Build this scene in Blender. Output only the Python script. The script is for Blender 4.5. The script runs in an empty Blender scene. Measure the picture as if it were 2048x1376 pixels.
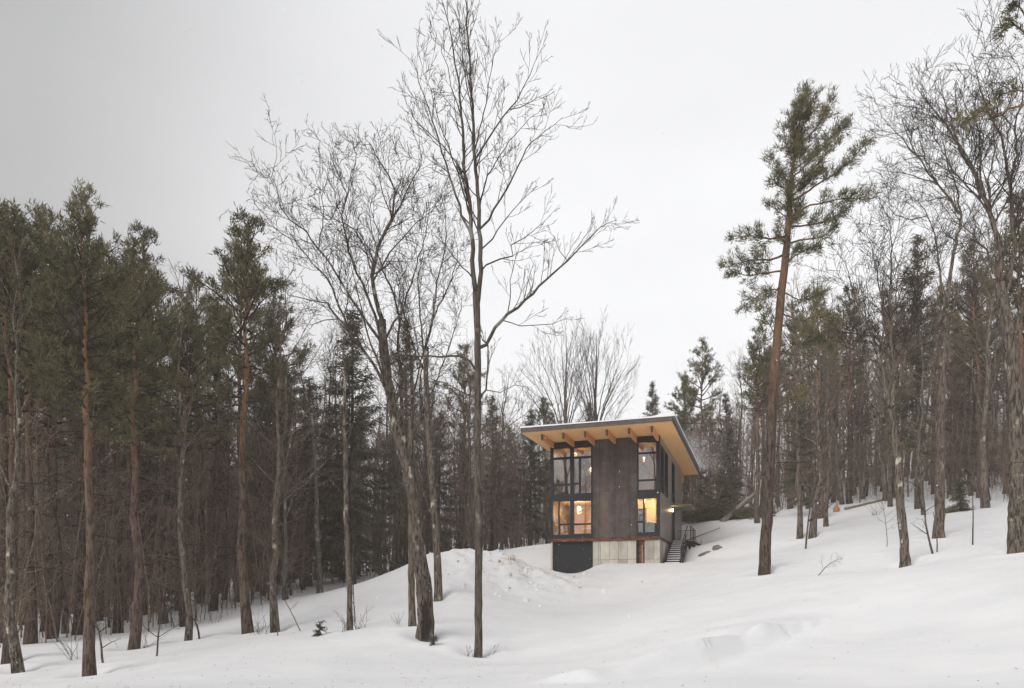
import bpy, math, random
import numpy as np
from mathutils import Vector
R = math.radians
random.seed(7)
SC = bpy.context.scene
COL = SC.collection

# ------------------------------------------------------------------ camera
F = 1422.0; HOR = 1184.0           # focal length (25 mm) and eye level, in photograph pixels
cd = bpy.data.cameras.new('camera'); cam = bpy.data.objects.new('camera', cd); COL.objects.link(cam)
cd.sensor_width = 36.0; cd.lens = 36.0 * F / 2048.0
cd.shift_y = (HOR - 688.0) / 2048.0
cd.clip_end = 2000.0
cam.location = (0, 0, 0); cam.rotation_euler = (R(90), 0, 0)
SC.camera = cam
# ------------------------------------------------------------------ sky, sun, exposure
SUN_EL, SUN_AZ = 34.0, 222.0       # azimuth clockwise from straight ahead
w = bpy.data.worlds.new('World'); SC.world = w; w.use_nodes = True
nt = w.node_tree; nt.nodes.clear()
def N(nt, t, **k):
    n = nt.nodes.new(t)
    for a, b in k.items(): setattr(n, a, b)
    return n
def L(nt, a, b): nt.links.new(a, b)
out = N(nt, 'ShaderNodeOutputWorld'); bg = N(nt, 'ShaderNodeBackground')
sky = N(nt, 'ShaderNodeTexSky', sky_type='NISHITA', sun_disc=False, sun_elevation=R(SUN_EL), sun_rotation=R(SUN_AZ))
hs = N(nt, 'ShaderNodeHueSaturation'); hs.inputs['Saturation'].default_value = 0.05; hs.inputs['Value'].default_value = 1.0
L(nt, sky.outputs[0], hs.inputs['Color'])
tc = N(nt, 'ShaderNodeTexCoord')
# overcast: a broad bright area round the veiled sun, greyer away from it
dot = N(nt, 'ShaderNodeVectorMath', operation='DOT_PRODUCT')
L(nt, tc.outputs['Generated'], dot.inputs[0])
a_, e_ = R(14), R(24)
dot.inputs[1].default_value = (math.sin(a_)*math.cos(e_), math.cos(a_)*math.cos(e_), math.sin(e_))
mr = N(nt, 'ShaderNodeMapRange', interpolation_type='SMOOTHSTEP')
mr.inputs['From Min'].default_value = 0.70; mr.inputs['From Max'].default_value = 1.0
mr.inputs['To Min'].default_value = 3.2; mr.inputs['To Max'].default_value = 6.4
L(nt, dot.outputs['Value'], mr.inputs['Value'])
no = N(nt, 'ShaderNodeTexNoise'); no.inputs['Scale'].default_value = 1.6; no.inputs['Detail'].default_value = 3.0
mp = N(nt, 'ShaderNodeMapping'); mp.inputs['Scale'].default_value = (1, 1, 2.8)
L(nt, tc.outputs['Generated'], mp.inputs[0]); L(nt, mp.outputs[0], no.inputs['Vector'])
mr2 = N(nt, 'ShaderNodeMapRange'); mr2.inputs['From Min'].default_value = 0.3; mr2.inputs['From Max'].default_value = 0.7
mr2.inputs['To Min'].default_value = 0.92; mr2.inputs['To Max'].default_value = 1.05
L(nt, no.outputs[0], mr2.inputs['Value'])
mu = N(nt, 'ShaderNodeMath', operation='MULTIPLY'); L(nt, mr.outputs[0], mu.inputs[0]); L(nt, mr2.outputs[0], mu.inputs[1])
cl = N(nt, 'ShaderNodeVectorMath', operation='SCALE'); cl.inputs[0].default_value = (0.99, 0.995, 1.015)
L(nt, mu.outputs[0], cl.inputs['Scale'])
mx = N(nt, 'ShaderNodeMix', data_type='RGBA'); mx.inputs['Factor'].default_value = 0.94
L(nt, hs.outputs[0], mx.inputs['A']); L(nt, cl.outputs[0], mx.inputs['B'])
L(nt, mx.outputs['Result'], bg.inputs[0]); bg.inputs[1].default_value = 0.1
L(nt, bg.outputs[0], out.inputs[0])
sd = bpy.data.lights.new('sun', 'SUN'); sd.energy = 1.4; sd.angle = R(40); sd.color = (1, 0.97, 0.93)
sun = bpy.data.objects.new('sun', sd); COL.objects.link(sun)
sun.rotation_euler = (R(90 - SUN_EL), 0, R(180 - SUN_AZ)); sun.location = (0, 0, 60)
SC.view_settings.view_transform = 'Standard'; SC.view_settings.look = 'None'
SC.view_settings.gamma = 1.0; SC.view_settings.use_curve_mapping = False
SC.view_settings.exposure = 0.70
SC.render.engine = 'CYCLES'
SC.cycles.max_bounces = 8; SC.cycles.diffuse_bounces = 5; SC.cycles.glossy_bounces = 3
SC.cycles.transparent_max_bounces = 12; SC.cycles.volume_bounces = 1
HAZE = 0.0009

# ------------------------------------------------------------------ helpers
def tag(o, label=None, cat=None, group=None, kind=None):
    if label: o['label'] = label
    if cat: o['category'] = cat
    if group: o['group'] = group
    if kind: o['kind'] = kind
    return o
def link(name, me, parent=None):
    o = bpy.data.objects.new(name, me); COL.objects.link(o)
    if parent: o.parent = parent
    return o
def empty(name, loc, rz=0.0):
    o = bpy.data.objects.new(name, None); COL.objects.link(o)
    o.location = loc; o.rotation_euler = (0, 0, rz); o.empty_display_size = 0.2
    return o
def copy_tree(o, parent=None):
    c = o.copy(); COL.objects.link(c)
    if parent: c.parent = parent
    for ch in o.children: copy_tree(ch, c)
    return c
def at(px, py, d):
    return np.array([(px - 1024.0) / F * d, d, (HOR - py) / F * d])

class MB:
    """collects geometry and turns it into one mesh"""
    def __init__(s): s.V = []; s.n = 0; s.Q = []; s.T = []; s.qm = []; s.tm = []; s.qs = []; s.ts = []
    def addv(s, a):
        a = np.asarray(a, float).reshape(-1, 3); b = s.n; s.V.append(a); s.n += len(a); return b
    def quads(s, q, m=0, sm=False):
        q = np.asarray(q, int).reshape(-1, 4); s.Q.append(q); s.qm.append(np.full(len(q), m)); s.qs.append(np.full(len(q), sm))
    def tri(s, t, m=0, sm=False):
        t = np.asarray(t, int).reshape(-1, 3); s.T.append(t); s.tm.append(np.full(len(t), m)); s.ts.append(np.full(len(t), sm))
    def box(s, x0, x1, y0, y1, z0, z1, m=0):
        b = s.addv([(x0,y0,z0),(x1,y0,z0),(x1,y1,z0),(x0,y1,z0),(x0,y0,z1),(x1,y0,z1),(x1,y1,z1),(x0,y1,z1)])
        s.quads(b + np.array([(0,3,2,1),(4,5,6,7),(0,1,5,4),(1,2,6,5),(2,3,7,6),(3,0,4,7)]), m)
        return s
    def bar(s, p, q, wx, wz, m=0, up=(0,0,1)):
        p = np.array(p, float); q = np.array(q, float); d = q - p; d /= np.linalg.norm(d)
        u = np.cross(d, up); 
        if np.linalg.norm(u) < 1e-6: u = np.array([1., 0, 0])
        u /= np.linalg.norm(u); v = np.cross(u, d)
        c = [p + sx*u*wx/2 + sz*v*wz/2 for sx, sz in ((-1,-1),(1,-1),(1,1),(-1,1))]
        c += [x + (q - p) for x in c]
        b = s.addv(c); s.quads(b + np.array([(0,3,2,1),(4,5,6,7),(0,1,5,4),(1,2,6,5),(2,3,7,6),(3,0,4,7)]), m)
        return s
    def tube(s, pts, rad, k=8, m=0, jit=0.0, rng=None, cap=True):
        pts = np.asarray(pts, float); n = len(pts); rad = np.broadcast_to(np.asarray(rad, float), (n,)).copy()
        t = np.gradient(pts, axis=0); t /= np.linalg.norm(t, axis=1)[:, None] + 1e-9
        ref = np.array([0.3, 1.0, 0.1]) if abs(t[0][2]) > 0.7 else np.array([0.1, 0.2, 1.0])
        u = np.cross(t, ref); u /= np.linalg.norm(u, axis=1)[:, None] + 1e-9
        v = np.cross(t, u)
        a = np.arange(k) * 2*np.pi/k
        rr = rad[:, None] * np.ones((n, k))
        if jit and rng is not None: rr *= 1 + rng.uniform(-jit, jit, (n, k))
        P = pts[:, None] + rr[..., None] * (np.cos(a)[None, :, None]*u[:, None] + np.sin(a)[None, :, None]*v[:, None])
        b = s.addv(P.reshape(-1, 3))
        i = np.arange(n-1)[:, None]*k; j = np.arange(k)[None]; j2 = (j+1) % k
        s.quads(b + np.stack([i+j, i+k+j, i+k+j2, i+j2], -1).reshape(-1, 4), m, True)
        if cap and n > 1 and k > 3:
            c = s.addv([pts[-1]]); o = b + (n-1)*k
            s.tri([(o+x, c, o+(x+1) % k) for x in range(k)], m)
            c = s.addv([pts[0]]); o = b
            s.tri([(o+(x+1) % k, c, o+x) for x in range(k)], m)
        return s
    def segs(s, P0, P1, R0, R1, k=3, m=0):
        if len(P0) == 0: return s
        P0 = np.array(P0); P1 = np.array(P1); R0 = np.array(R0); R1 = np.array(R1); n = len(P0)
        t = P1 - P0; t /= np.linalg.norm(t, axis=1)[:, None] + 1e-9
        u = np.cross(t, np.array([0.31, 0.52, 0.79])); u /= np.linalg.norm(u, axis=1)[:, None] + 1e-9
        v = np.cross(t, u); a = np.arange(k)*2*np.pi/k
        ring = np.cos(a)[None, :, None]*u[:, None] + np.sin(a)[None, :, None]*v[:, None]
        A = P0[:, None] + ring*R0[:, None, None]; B = P1[:, None] + ring*R1[:, None, None]
        b = s.addv(np.concatenate([A, B], 1).reshape(-1, 3))
        i = np.arange(n)[:, None]*2*k; j = np.arange(k)[None]; j2 = (j+1) % k
        s.quads(b + np.stack([i+j, i+k+j, i+k+j2, i+j2], -1).reshape(-1, 4), m, True)
        return s
    def tris(s, A, m=0):
        A = np.asarray(A, float).reshape(-1, 3, 3); b = s.addv(A.reshape(-1, 3))
        s.tri(b + np.arange(len(A)*3).reshape(-1, 3), m); return s
    def arrays(s):
        V = np.concatenate(s.V) if s.V else np.zeros((0, 3))
        Q = np.concatenate(s.Q) if s.Q else np.zeros((0, 4), int); T = np.concatenate(s.T) if s.T else np.zeros((0, 3), int)
        qm = np.concatenate(s.qm) if s.qm else np.zeros(0, int); tm = np.concatenate(s.tm) if s.tm else np.zeros(0, int)
        qs = np.concatenate(s.qs) if s.qs else np.zeros(0, bool); ts = np.concatenate(s.ts) if s.ts else np.zeros(0, bool)
        return V, Q, T, qm, tm, qs, ts
    def mesh(s, name, mats):
        return mesh_arrays(name, mats, *s.arrays())
    def build(s, name, mats, parent=None):
        if not isinstance(mats, (list, tuple)): mats = [mats]
        return link(name, s.mesh(name, mats), parent)
def mesh_arrays(name, mats, V, Q, T, qm, tm, qs, ts):
    me = bpy.data.meshes.new(name)
    me.vertices.add(len(V)); me.vertices.foreach_set('co', V.astype(np.float32).ravel())
    nl = len(Q)*4 + len(T)*3
    me.loops.add(nl); me.loops.foreach_set('vertex_index', np.concatenate([Q.ravel(), T.ravel()]).astype(np.int32))
    npoly = len(Q)+len(T); me.polygons.add(npoly)
    ls = np.concatenate([np.arange(len(Q))*4, len(Q)*4 + np.arange(len(T))*3]).astype(np.int32)
    me.polygons.foreach_set('loop_start', ls)
    for m in mats: me.materials.append(m)
    me.polygons.foreach_set('material_index', np.concatenate([qm, tm]).astype(np.int32))
    me.polygons.foreach_set('use_smooth', np.concatenate([qs, ts]).astype(bool))
    me.update(calc_edges=True)
    return me

# ------------------------------------------------------------------ materials
def mat(name, col, rough=0.7, metal=0.0, spec=0.3):
    m = bpy.data.materials.new(name); m.use_nodes = True
    b = m.node_tree.nodes['Principled BSDF']
    b.inputs['Base Color'].default_value = (*col, 1); b.inputs['Roughness'].default_value = rough
    b.inputs['Metallic'].default_value = metal; b.inputs['Specular IOR Level'].default_value = spec
    return m, m.node_tree, b
def ramp(nt, fac, stops):
    r = N(nt, 'ShaderNodeValToRGB'); e = r.color_ramp.elements
    while len(e) < len(stops): e.new(0.5)
    for i, (p, c) in enumerate(stops): e[i].position = p; e[i].color = (*c, 1) if len(c) == 3 else c
    L(nt, fac, r.inputs[0]); return r
def noise(nt, scale, detail=4, vec=(1, 1, 1), coord='Object', rough=0.55):
    t = N(nt, 'ShaderNodeTexCoord'); m = N(nt, 'ShaderNodeMapping'); m.inputs['Scale'].default_value = vec
    n = N(nt, 'ShaderNodeTexNoise'); n.inputs['Scale'].default_value = scale; n.inputs['Detail'].default_value = detail
    n.inputs['Roughness'].default_value = rough
    L(nt, t.outputs[coord], m.inputs[0]); L(nt, m.outputs[0], n.inputs['Vector']); return n
def bump(nt, b, h, strength=0.4, dist=0.02):
    k = N(nt, 'ShaderNodeBump'); k.inputs['Strength'].default_value = strength; k.inputs['Distance'].default_value = dist
    L(nt, h, k.inputs['Height']); L(nt, k.outputs[0], b.inputs['Normal'])
def mixc(nt, f, a, b):
    m = N(nt, 'ShaderNodeMix', data_type='RGBA')
    if isinstance(f, float): m.inputs['Factor'].default_value = f
    else: L(nt, f, m.inputs['Factor'])
    for k, x in (('A', a), ('B', b)):
        if isinstance(x, tuple): m.inputs[k].default_value = (*x, 1)
        else: L(nt, x, m.inputs[k])
    return m.outputs['Result']
M = {}
# snow on the ground
m, nt, b = mat('snow', (0.86, 0.865, 0.88), 0.85, spec=0.15); M['snow'] = m
n1 = noise(nt, 0.55, 6); n2 = noise(nt, 9, 5)
r_ = ramp(nt, n1.outputs[0], [(0.35, (0.83, 0.835, 0.85)), (0.65, (0.88, 0.882, 0.89))])
L(nt, r_.outputs[0], b.inputs['Base Color'])
ad = N(nt, 'ShaderNodeMath', operation='ADD'); L(nt, n1.outputs[0], ad.inputs[0])
mm = N(nt, 'ShaderNodeMath', operation='MULTIPLY'); mm.inputs[1].default_value = 0.25; L(nt, n2.outputs[0], mm.inputs[0]); L(nt, mm.outputs[0], ad.inputs[1])
bump(nt, b, ad.outputs[0], 0.35, 0.08)
# ploughed snow: same with brown grit patches where the attribute says so
m = M['snow'].copy(); m.name = 'ground_snow'; nt = m.node_tree; b = nt.nodes['Principled BSDF']; M['ground'] = m
src = b.inputs['Base Color'].links[0].from_socket
at_ = N(nt, 'ShaderNodeAttribute'); at_.attribute_name = 'grit'
n3 = noise(nt, 2.2, 6, (1, 1, 1))
r3 = ramp(nt, n3.outputs[0], [(0.52, (0, 0, 0)), (0.66, (1, 1, 1))])
mu = N(nt, 'ShaderNodeMath', operation='MULTIPLY'); L(nt, at_.outputs['Fac'], mu.inputs[0]); L(nt, r3.outputs[0], mu.inputs[1])
n4 = noise(nt, 26, 3); r4 = ramp(nt, n4.outputs[0], [(0.35, (0.42, 0.33, 0.25)), (0.6, (0.72, 0.66, 0.58))])
L(nt, mixc(nt, mu.outputs[0], src, r4.outputs[0]), b.inputs['Base Color'])
m, nt, b = mat('dirty_snow', (0.6, 0.53, 0.46), 0.9); M['dirty'] = m
n1 = noise(nt, 9, 5); r_ = ramp(nt, n1.outputs[0], [(0.38, (0.35, 0.27, 0.2)), (0.5, (0.72, 0.65, 0.58)), (0.62, (0.85, 0.83, 0.82))]); L(nt, r_.outputs[0], b.inputs['Base Color']); bump(nt, b, n1.outputs[0], 0.6, 0.04)

def bark(name, dark, light, lich, lamt=0.62, pine=None, sc=1.0):
    m, nt, b = mat(name, light, 0.95, spec=0.1)
    n = noise(nt, 12*sc, 7, (1, 1, 0.2), rough=0.72); nb_ = noise(nt, 1.7, 4, (1, 1, .7))
    c = ramp(nt, n.outputs[0], [(0.42, dark), (0.55, light)]).outputs[0]
    c = mixc(nt, ramp(nt, nb_.outputs[0], [(0.4, (0, 0, 0)), (0.7, (0.55, 0.55, 0.55))]).outputs[0], c, tuple(.55*x for x in light))
    oi = N(nt, 'ShaderNodeObjectInfo')
    if lich:
        nl = noise(nt, 2.3*sc, 5, (1, 1, 0.6))
        f = ramp(nt, nl.outputs[0], [(lamt - 0.03, (0, 0, 0)), (lamt + 0.05, (1, 1, 1))]).outputs[0]
        c = mixc(nt, f, c, lich)
    if pine:                                  # Scots pine: the bark of the upper trunk flakes orange
        t = N(nt, 'ShaderNodeTexCoord'); sx = N(nt, 'ShaderNodeSeparateXYZ'); L(nt, t.outputs['Object'], sx.inputs[0])
        nz = noise(nt, 1.1, 4, (1, 1, 0.5)); q = N(nt, 'ShaderNodeMath', operation='MULTIPLY_ADD'); q.inputs[1].default_value = 3.5
        L(nt, nz.outputs[0], q.inputs[0]); L(nt, sx.outputs['Z'], q.inputs[2])
        g = N(nt, 'ShaderNodeMapRange'); g.inputs['From Min'].default_value = pine[1]; g.inputs['From Max'].default_value = pine[2]
        L(nt, q.outputs[0], g.inputs['Value'])
        oc = ramp(nt, n.outputs[0], [(0.36, tuple(0.5*x for x in pine[0])), (0.6, pine[0])]).outputs[0]
        c = mixc(nt, g.outputs[0], c, oc)
    hv = N(nt, 'ShaderNodeHueSaturation'); mr = N(nt, 'ShaderNodeMapRange'); mr.inputs['To Min'].default_value = 0.75; mr.inputs['To Max'].default_value = 1.25
    L(nt, oi.outputs['Random'], mr.inputs['Value']); L(nt, mr.outputs[0], hv.inputs['Value']); L(nt, c, hv.inputs['Color'])
    L(nt, hv.outputs[0], b.inputs['Base Color']); bump(nt, b, n.outputs[0], 0.9, 0.05)
    return m
M['bark'] = bark('maple_bark', (0.045, 0.036, 0.029), (0.20, 0.162, 0.13), (0.40, 0.35, 0.27), 0.64)
M['bark_old'] = bark('old_maple_bark', (0.03, 0.024, 0.019), (0.185, 0.152, 0.122), (0.45, 0.44, 0.34), 0.63, sc=1.2)
M['bark_smooth'] = bark('young_maple_bark', (0.065, 0.053, 0.043), (0.155, 0.13, 0.105), (0.27, 0.25, 0.21), 0.64, sc=0.8)
M['twig'] = bark('twig_bark', (0.042, 0.032, 0.026), (0.085, 0.066, 0.054), None)
M['brush'] = bark('brush_bark', (0.15, 0.108, 0.08), (0.30, 0.225, 0.17), None)
M['pbark'] = bark('pine_bark', (0.045, 0.033, 0.026), (0.17, 0.124, 0.097), None, pine=((0.27, 0.145, 0.085), 8.0, 12.0))
M['pbark2'] = bark('red_pine_bark', (0.04, 0.029, 0.023), (0.15, 0.112, 0.09), None, pine=((0.25, 0.15, 0.10), 8.5, 11.5))
M['sbark'] = bark('spruce_bark', (0.05, 0.04, 0.034), (0.14, 0.115, 0.10), (0.25, 0.24, 0.2), 0.66)
M['birch'] = bark('birch_bark', (0.09, 0.078, 0.065), (0.24, 0.215, 0.185), (0.42, 0.40, 0.34), 0.6)
def leafm(name, c1, c2):
    m, nt, b = mat(name, c1, 0.75, spec=0.2)
    n = noise(nt, 1.3, 4); c = ramp(nt, n.outputs[0], [(0.35, c1), (0.65, c2)]).outputs[0]
    oi = N(nt, 'ShaderNodeObjectInfo'); hv = N(nt, 'ShaderNodeHueSaturation'); mr = N(nt, 'ShaderNodeMapRange')
    mr.inputs['To Min'].default_value = 0.75; mr.inputs['To Max'].default_value = 1.25
    L(nt, oi.outputs['Random'], mr.inputs['Value']); L(nt, mr.outputs[0], hv.inputs['Value']); L(nt, c, hv.inputs['Color'])
    L(nt, hv.outputs[0], b.inputs['Base Color']); return m
M['needle'] = leafm('pine_needles', (0.08, 0.08, 0.04), (0.19, 0.168, 0.085))
M['sneedle'] = leafm('spruce_needles', (0.07, 0.068, 0.043), (0.15, 0.135, 0.088))
# cabin materials
m, nt, b = mat('weathered_steel', (0.13, 0.11, 0.105), 0.6, 0.2); M['steel'] = m
n1 = noise(nt, 0.8, 6, (2.0, 2.0, 0.35), rough=0.55); n2 = noise(nt, 2.2, 7)
c1 = ramp(nt, n1.outputs[0], [(0.3, (0.045, 0.036, 0.034)), (0.5, (0.082, 0.06, 0.052)), (0.72, (0.13, 0.087, 0.065))]).outputs[0]
f = ramp(nt, n2.outputs[0], [(0.45, (0, 0, 0)), (0.75, (0.6, 0.6, 0.6))]).outputs[0]
hv = N(nt, 'ShaderNodeHueSaturation'); mr = N(nt, 'ShaderNodeMapRange'); mr.inputs['To Min'].default_value = .8; mr.inputs['To Max'].default_value = 1.2; oi = N(nt, 'ShaderNodeObjectInfo')
L(nt, oi.outputs['Random'], mr.inputs['Value']); L(nt, mr.outputs[0], hv.inputs['Value']); L(nt, mixc(nt, f, c1, (0.125, 0.125, 0.14)), hv.inputs['Color']); L(nt, hv.outputs[0], b.inputs['Base Color']); bump(nt, b, n2.outputs[0], 0.15, 0.01)
m, nt, b = mat('lightened_side_steel', (0.22, 0.19, 0.175), 0.45, 0.35); M['steel2'] = m  # paler than the front steel: light this wall misses is put into the colour
n1 = noise(nt, 1.4, 5, (3.0, 3.0, 0.2)); L(nt, ramp(nt, n1.outputs[0], [(0.3, (0.20, 0.17, 0.16)), (0.7, (0.36, 0.30, 0.265))]).outputs[0], b.inputs['Base Color'])
m, nt, b = mat('black_frame', (0.022, 0.024, 0.028), 0.5); M['black'] = m
n1 = noise(nt, 30, 3); L(nt, ramp(nt, n1.outputs[0], [(0.3, (0.010, 0.011, 0.013)), (0.7, (0.02, 0.021, 0.025))]).outputs[0], b.inputs['Base Color'])
m, nt, b = mat('charcoal_door', (0.03, 0.032, 0.036), 0.7); M['door'] = m
n1 = noise(nt, 18, 5); L(nt, ramp(nt, n1.outputs[0], [(0.4, (0.015, 0.016, 0.019)), (0.7, (0.034, 0.035, 0.038))]).outputs[0], b.inputs['Base Color'])
m, nt, b = mat('rusty_steel', (0.13, 0.05, 0.025), 0.85); M['rust'] = m
n1 = noise(nt, 5, 6, (0.6, 0.6, 1.5)); L(nt, ramp(nt, n1.outputs[0], [(0.35, (0.06, 0.03, 0.022)), (0.5, (0.15, 0.06, 0.03)), (0.68, (0.26, 0.11, 0.05))]).outputs[0], b.inputs['Base Color'])
m, nt, b = mat('concrete', (0.42, 0.39, 0.34), 0.85); M['conc'] = m
n1 = noise(nt, 1.3, 6, (1.4, 1.4, 0.8)); n2 = noise(nt, 14, 5); oi = N(nt, 'ShaderNodeObjectInfo')
c1 = ramp(nt, n1.outputs[0], [(0.3, (0.40, 0.365, 0.30)), (0.5, (0.53, 0.49, 0.42)), (0.7, (0.62, 0.585, 0.52))]).outputs[0]
hv = N(nt, 'ShaderNodeHueSaturation'); mr = N(nt, 'ShaderNodeMapRange'); mr.inputs['To Min'].default_value = 0.72; mr.inputs['To Max'].default_value = 1.15
L(nt, oi.outputs['Random'], mr.inputs['Value']); L(nt, mr.outputs[0], hv.inputs['Value']); L(nt, c1, hv.inputs['Color']); L(nt, hv.outputs[0], b.inputs['Base Color']); bump(nt, b, n2.outputs[0], 0.3, 0.01)
def wood(name, a, c, vec, sc=5):
    m, nt, b = mat(name, a, 0.65); n1 = noise(nt, sc, 6, vec, rough=0.7)
    L(nt, ramp(nt, n1.outputs[0], [(0.35, a), (0.65, c)]).outputs[0], b.inputs['Base Color']); return m
M['osb'] = wood('strand_board', (0.82, 0.42, 0.155), (0.94, 0.62, 0.30), (1.0, 4.0, 1), 6)
M['beam'] = wood('glulam', (0.50, 0.21, 0.08), (0.70, 0.35, 0.155), (6, 0.8, 6), 5)
M['beam_end'] = wood('beam_cap', (0.10, 0.07, 0.06), (0.17, 0.12, 0.10), (2, 2, 2), 5)
M['fascia'] = wood('fascia_metal', (0.085, 0.068, 0.064), (0.14, 0.108, 0.10), (1, 1, 1), 4)
M['inwood'] = wood('interior_plywood', (0.55, 0.36, 0.18), (0.72, 0.50, 0.28), (3, 3, 0.4), 3)
M['plaster'] = mat('interior_plaster', (0.75, 0.66, 0.5), 0.9)[0]
M['floor'] = wood('interior_floor', (0.3, 0.2, 0.12), (0.42, 0.29, 0.18), (1, 6, 1), 4)
M['teal'] = mat('teal_fabric', (0.03, 0.10, 0.12), 0.9)[0]
M['dark'] = mat('dark_interior', (0.05, 0.045, 0.04), 0.8)[0]
M['tread'] = mat('stair_steel', (0.05, 0.038, 0.033), 0.75)[0]
M['rail'] = mat('rail_steel', (0.03, 0.032, 0.036), 0.5, 0.4)[0]
M['canopy'] = mat('canopy_wood', (0.26, 0.25, 0.20), 0.8)[0]
M['rock'] = wood('rock_face', (0.12, 0.11, 0.10), (0.28, 0.26, 0.23), (1, 1, 1), 5)
M['cutwood'] = wood('fresh_wood', (0.30, 0.15, 0.07), (0.55, 0.34, 0.19), (1, 1, 4), 8)
M['shaded_rot'] = wood('shaded_rotten_wood', (0.005, 0.004, 0.003), (0.035, 0.022, 0.014), (3, 3, .6), 7)  # rotten wood, near black with the shade inside the hollow painted in
M['log'] = wood('dead_wood', (0.16, 0.13, 0.10), (0.36, 0.31, 0.25), (5, 1, 5), 4)
m, nt, b = mat('window_glass', (1, 1, 1), 0.02); M['glass'] = m
nt.nodes.remove(b); o_ = nt.nodes['Material Output']; tr = N(nt, 'ShaderNodeBsdfTransparent'); gl = N(nt, 'ShaderNodeBsdfGlossy'); gl.inputs['Roughness'].default_value = 0.015
tr.inputs[0].default_value = (0.86, 0.92, 0.93, 1); fr = N(nt, 'ShaderNodeFresnel'); fr.inputs[0].default_value = 1.5
ma = N(nt, 'ShaderNodeMath', operation='MULTIPLY_ADD'); ma.inputs[1].default_value = 1.3; ma.inputs[2].default_value = 0.24; ma.use_clamp = True
L(nt, fr.outputs[0], ma.inputs[0]); ms = N(nt, 'ShaderNodeMixShader'); L(nt, ma.outputs[0], ms.inputs[0]); L(nt, tr.outputs[0], ms.inputs[1]); L(nt, gl.outputs[0], ms.inputs[2]); L(nt, ms.outputs[0], o_.inputs[0])
def emis(name, col, s):
    m, nt, b = mat(name, col); b.inputs['Emission Color'].default_value = (*col, 1); b.inputs['Emission Strength'].default_value = s; return m
M['lamp'] = emis('lamp_glow', (1, 0.74, 0.42), 5.0)
M['bulb'] = emis('bulb_glow', (1, 0.72, 0.4), 14.0)

# ------------------------------------------------------------------ terrain height (thin plate through surveyed points)
CP = [(0,1376,17),(512,1376,15),(1024,1376,13.5),(1536,1376,12.5),(2048,1376,11.5),
 (180,1350,22),(40,1340,23.5),(15,1320,25),(265,1298,27),(235,1266,34),(100,1280,32),(313,1315,24.5),(375,1280,29),
 (498,1263,30),(552,1262,30),(700,1262,27.5),(640,1187,45),(572,1197,42),(826,1252,27),(851,1273,25),(877,1195,34),(956,1313,24),
 (368,1253,36),(430,1196,50),(750,1160,52),(0,1250,40),(160,1225,48),(650,1222,33),(700,1197,35.5),(765,1165,38),
 (820,1140,38.5),(845,1118,39),(870,1108,39.5),(930,1104,40),(965,1105,40),(1005,1107,40.3),(1040,1117,40.8),(1062,1134,41.5),(1088,1146,42.5),
 (905,1150,37),(905,1190,34.2),(1000,1180,36.5),(1000,1145,38),(1000,1240,29.5),
 (1062,1092,58),(1000,1105,55),(1100,1086,56),(1095,1110,50),
 (1104,1144,45.0),(1125,1150,44.9),(1150,1150.5,44.7),(1168,1146,44.5),(1183,1136,44.4),(1200,1130.5,44.2),(1250,1129,43.7),(1330,1128.5,43.3),
 (1100,1200,36),(1300,1200,33),(1250,1160,39),(1300,1300,20),(1500,1250,21),
 (1528,1145,33),(1700,1150,28),(1811,1133,30),(2036,1100,26),(2048,1200,18),(1800,1250,19),(1867,1109,30),(1945,1090,31),(1610,1100,37),
 (1598,1077,43),(1624,1074,42),(1652,1052,47),(1877,1075,36),(1972,1014,44),(1848,1027,45),(1780,1015,55),(1710,1010,58),(1500,1035,60),
 (1420,1046,58),(1402,1068,55),(1425,1100,45.5),(1366,1127,45.5),(1402,1095,48.5),(1376,1100,47.5),
 (300,1187,80),(600,1160,90),(900,1122,90),(1100,1072,90),(1400,1030,90),(1450,1076,50),(1480,1062,53),(1550,1042,56),(1550,1100,42),(1440,1043,64),(1520,1022,72),(1750,955,90),(2048,940,85),(0,1192,90)]
P3 = [at(*c) for c in CP]
P3 += [np.array(p, float) for p in ((0,0,-1.65),(-12,0,-2.4),(12,0,-.9),(0,-25,-2.4),(-40,-20,-4),(40,-20,1.0),(-35,15,-3.4),(-45,40,-3),
   (30,15,1.2),(45,35,6.5),(-2.6,44.5,0.9),(-0.5,45.5,1.0),(-7,46,0.6),
   (-120,150,-1),(0,170,14),(120,150,26),(-130,20,-6),(130,20,14),(-60,230,3),(80,240,30),(13.0,51.5,3.0),(12.2,50,2.5),(11,48,2.2),(9,60,4.5),(3.5,62,4.2))]
P3 = np.array(P3)
def _phi(r2): return 0.5*r2*np.log(r2 + 1e-9)
def _fit():
    X = P3[:, :2]/40.0; n = len(X); d2 = ((X[:, None]-X[None])**2).sum(-1)
    A = np.zeros((n+3, n+3)); A[:n, :n] = _phi(d2) + np.eye(n)*2e-5
    A[:n, n] = 1; A[:n, n+1:] = X; A[n, :n] = 1; A[n+1:, :n] = X.T
    rhs = np.zeros(n+3); rhs[:n] = P3[:, 2]; return np.linalg.solve(A, rhs)
WT = _fit()
def hbase(x, y):
    x = np.atleast_1d(np.asarray(x, float)); y = np.atleast_1d(np.asarray(y, float))
    Xq = np.stack([x.ravel(), y.ravel()], 1)/40.0; X = P3[:, :2]/40.0; out = np.empty(len(Xq))
    for i in range(0, len(Xq), 20000):
        q = Xq[i:i+20000]; d2 = ((q[:, None]-X[None])**2).sum(-1)
        out[i:i+20000] = _phi(d2) @ WT[:-3] + WT[-3] + q @ WT[-2:]
    return out.reshape(x.shape)
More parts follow.
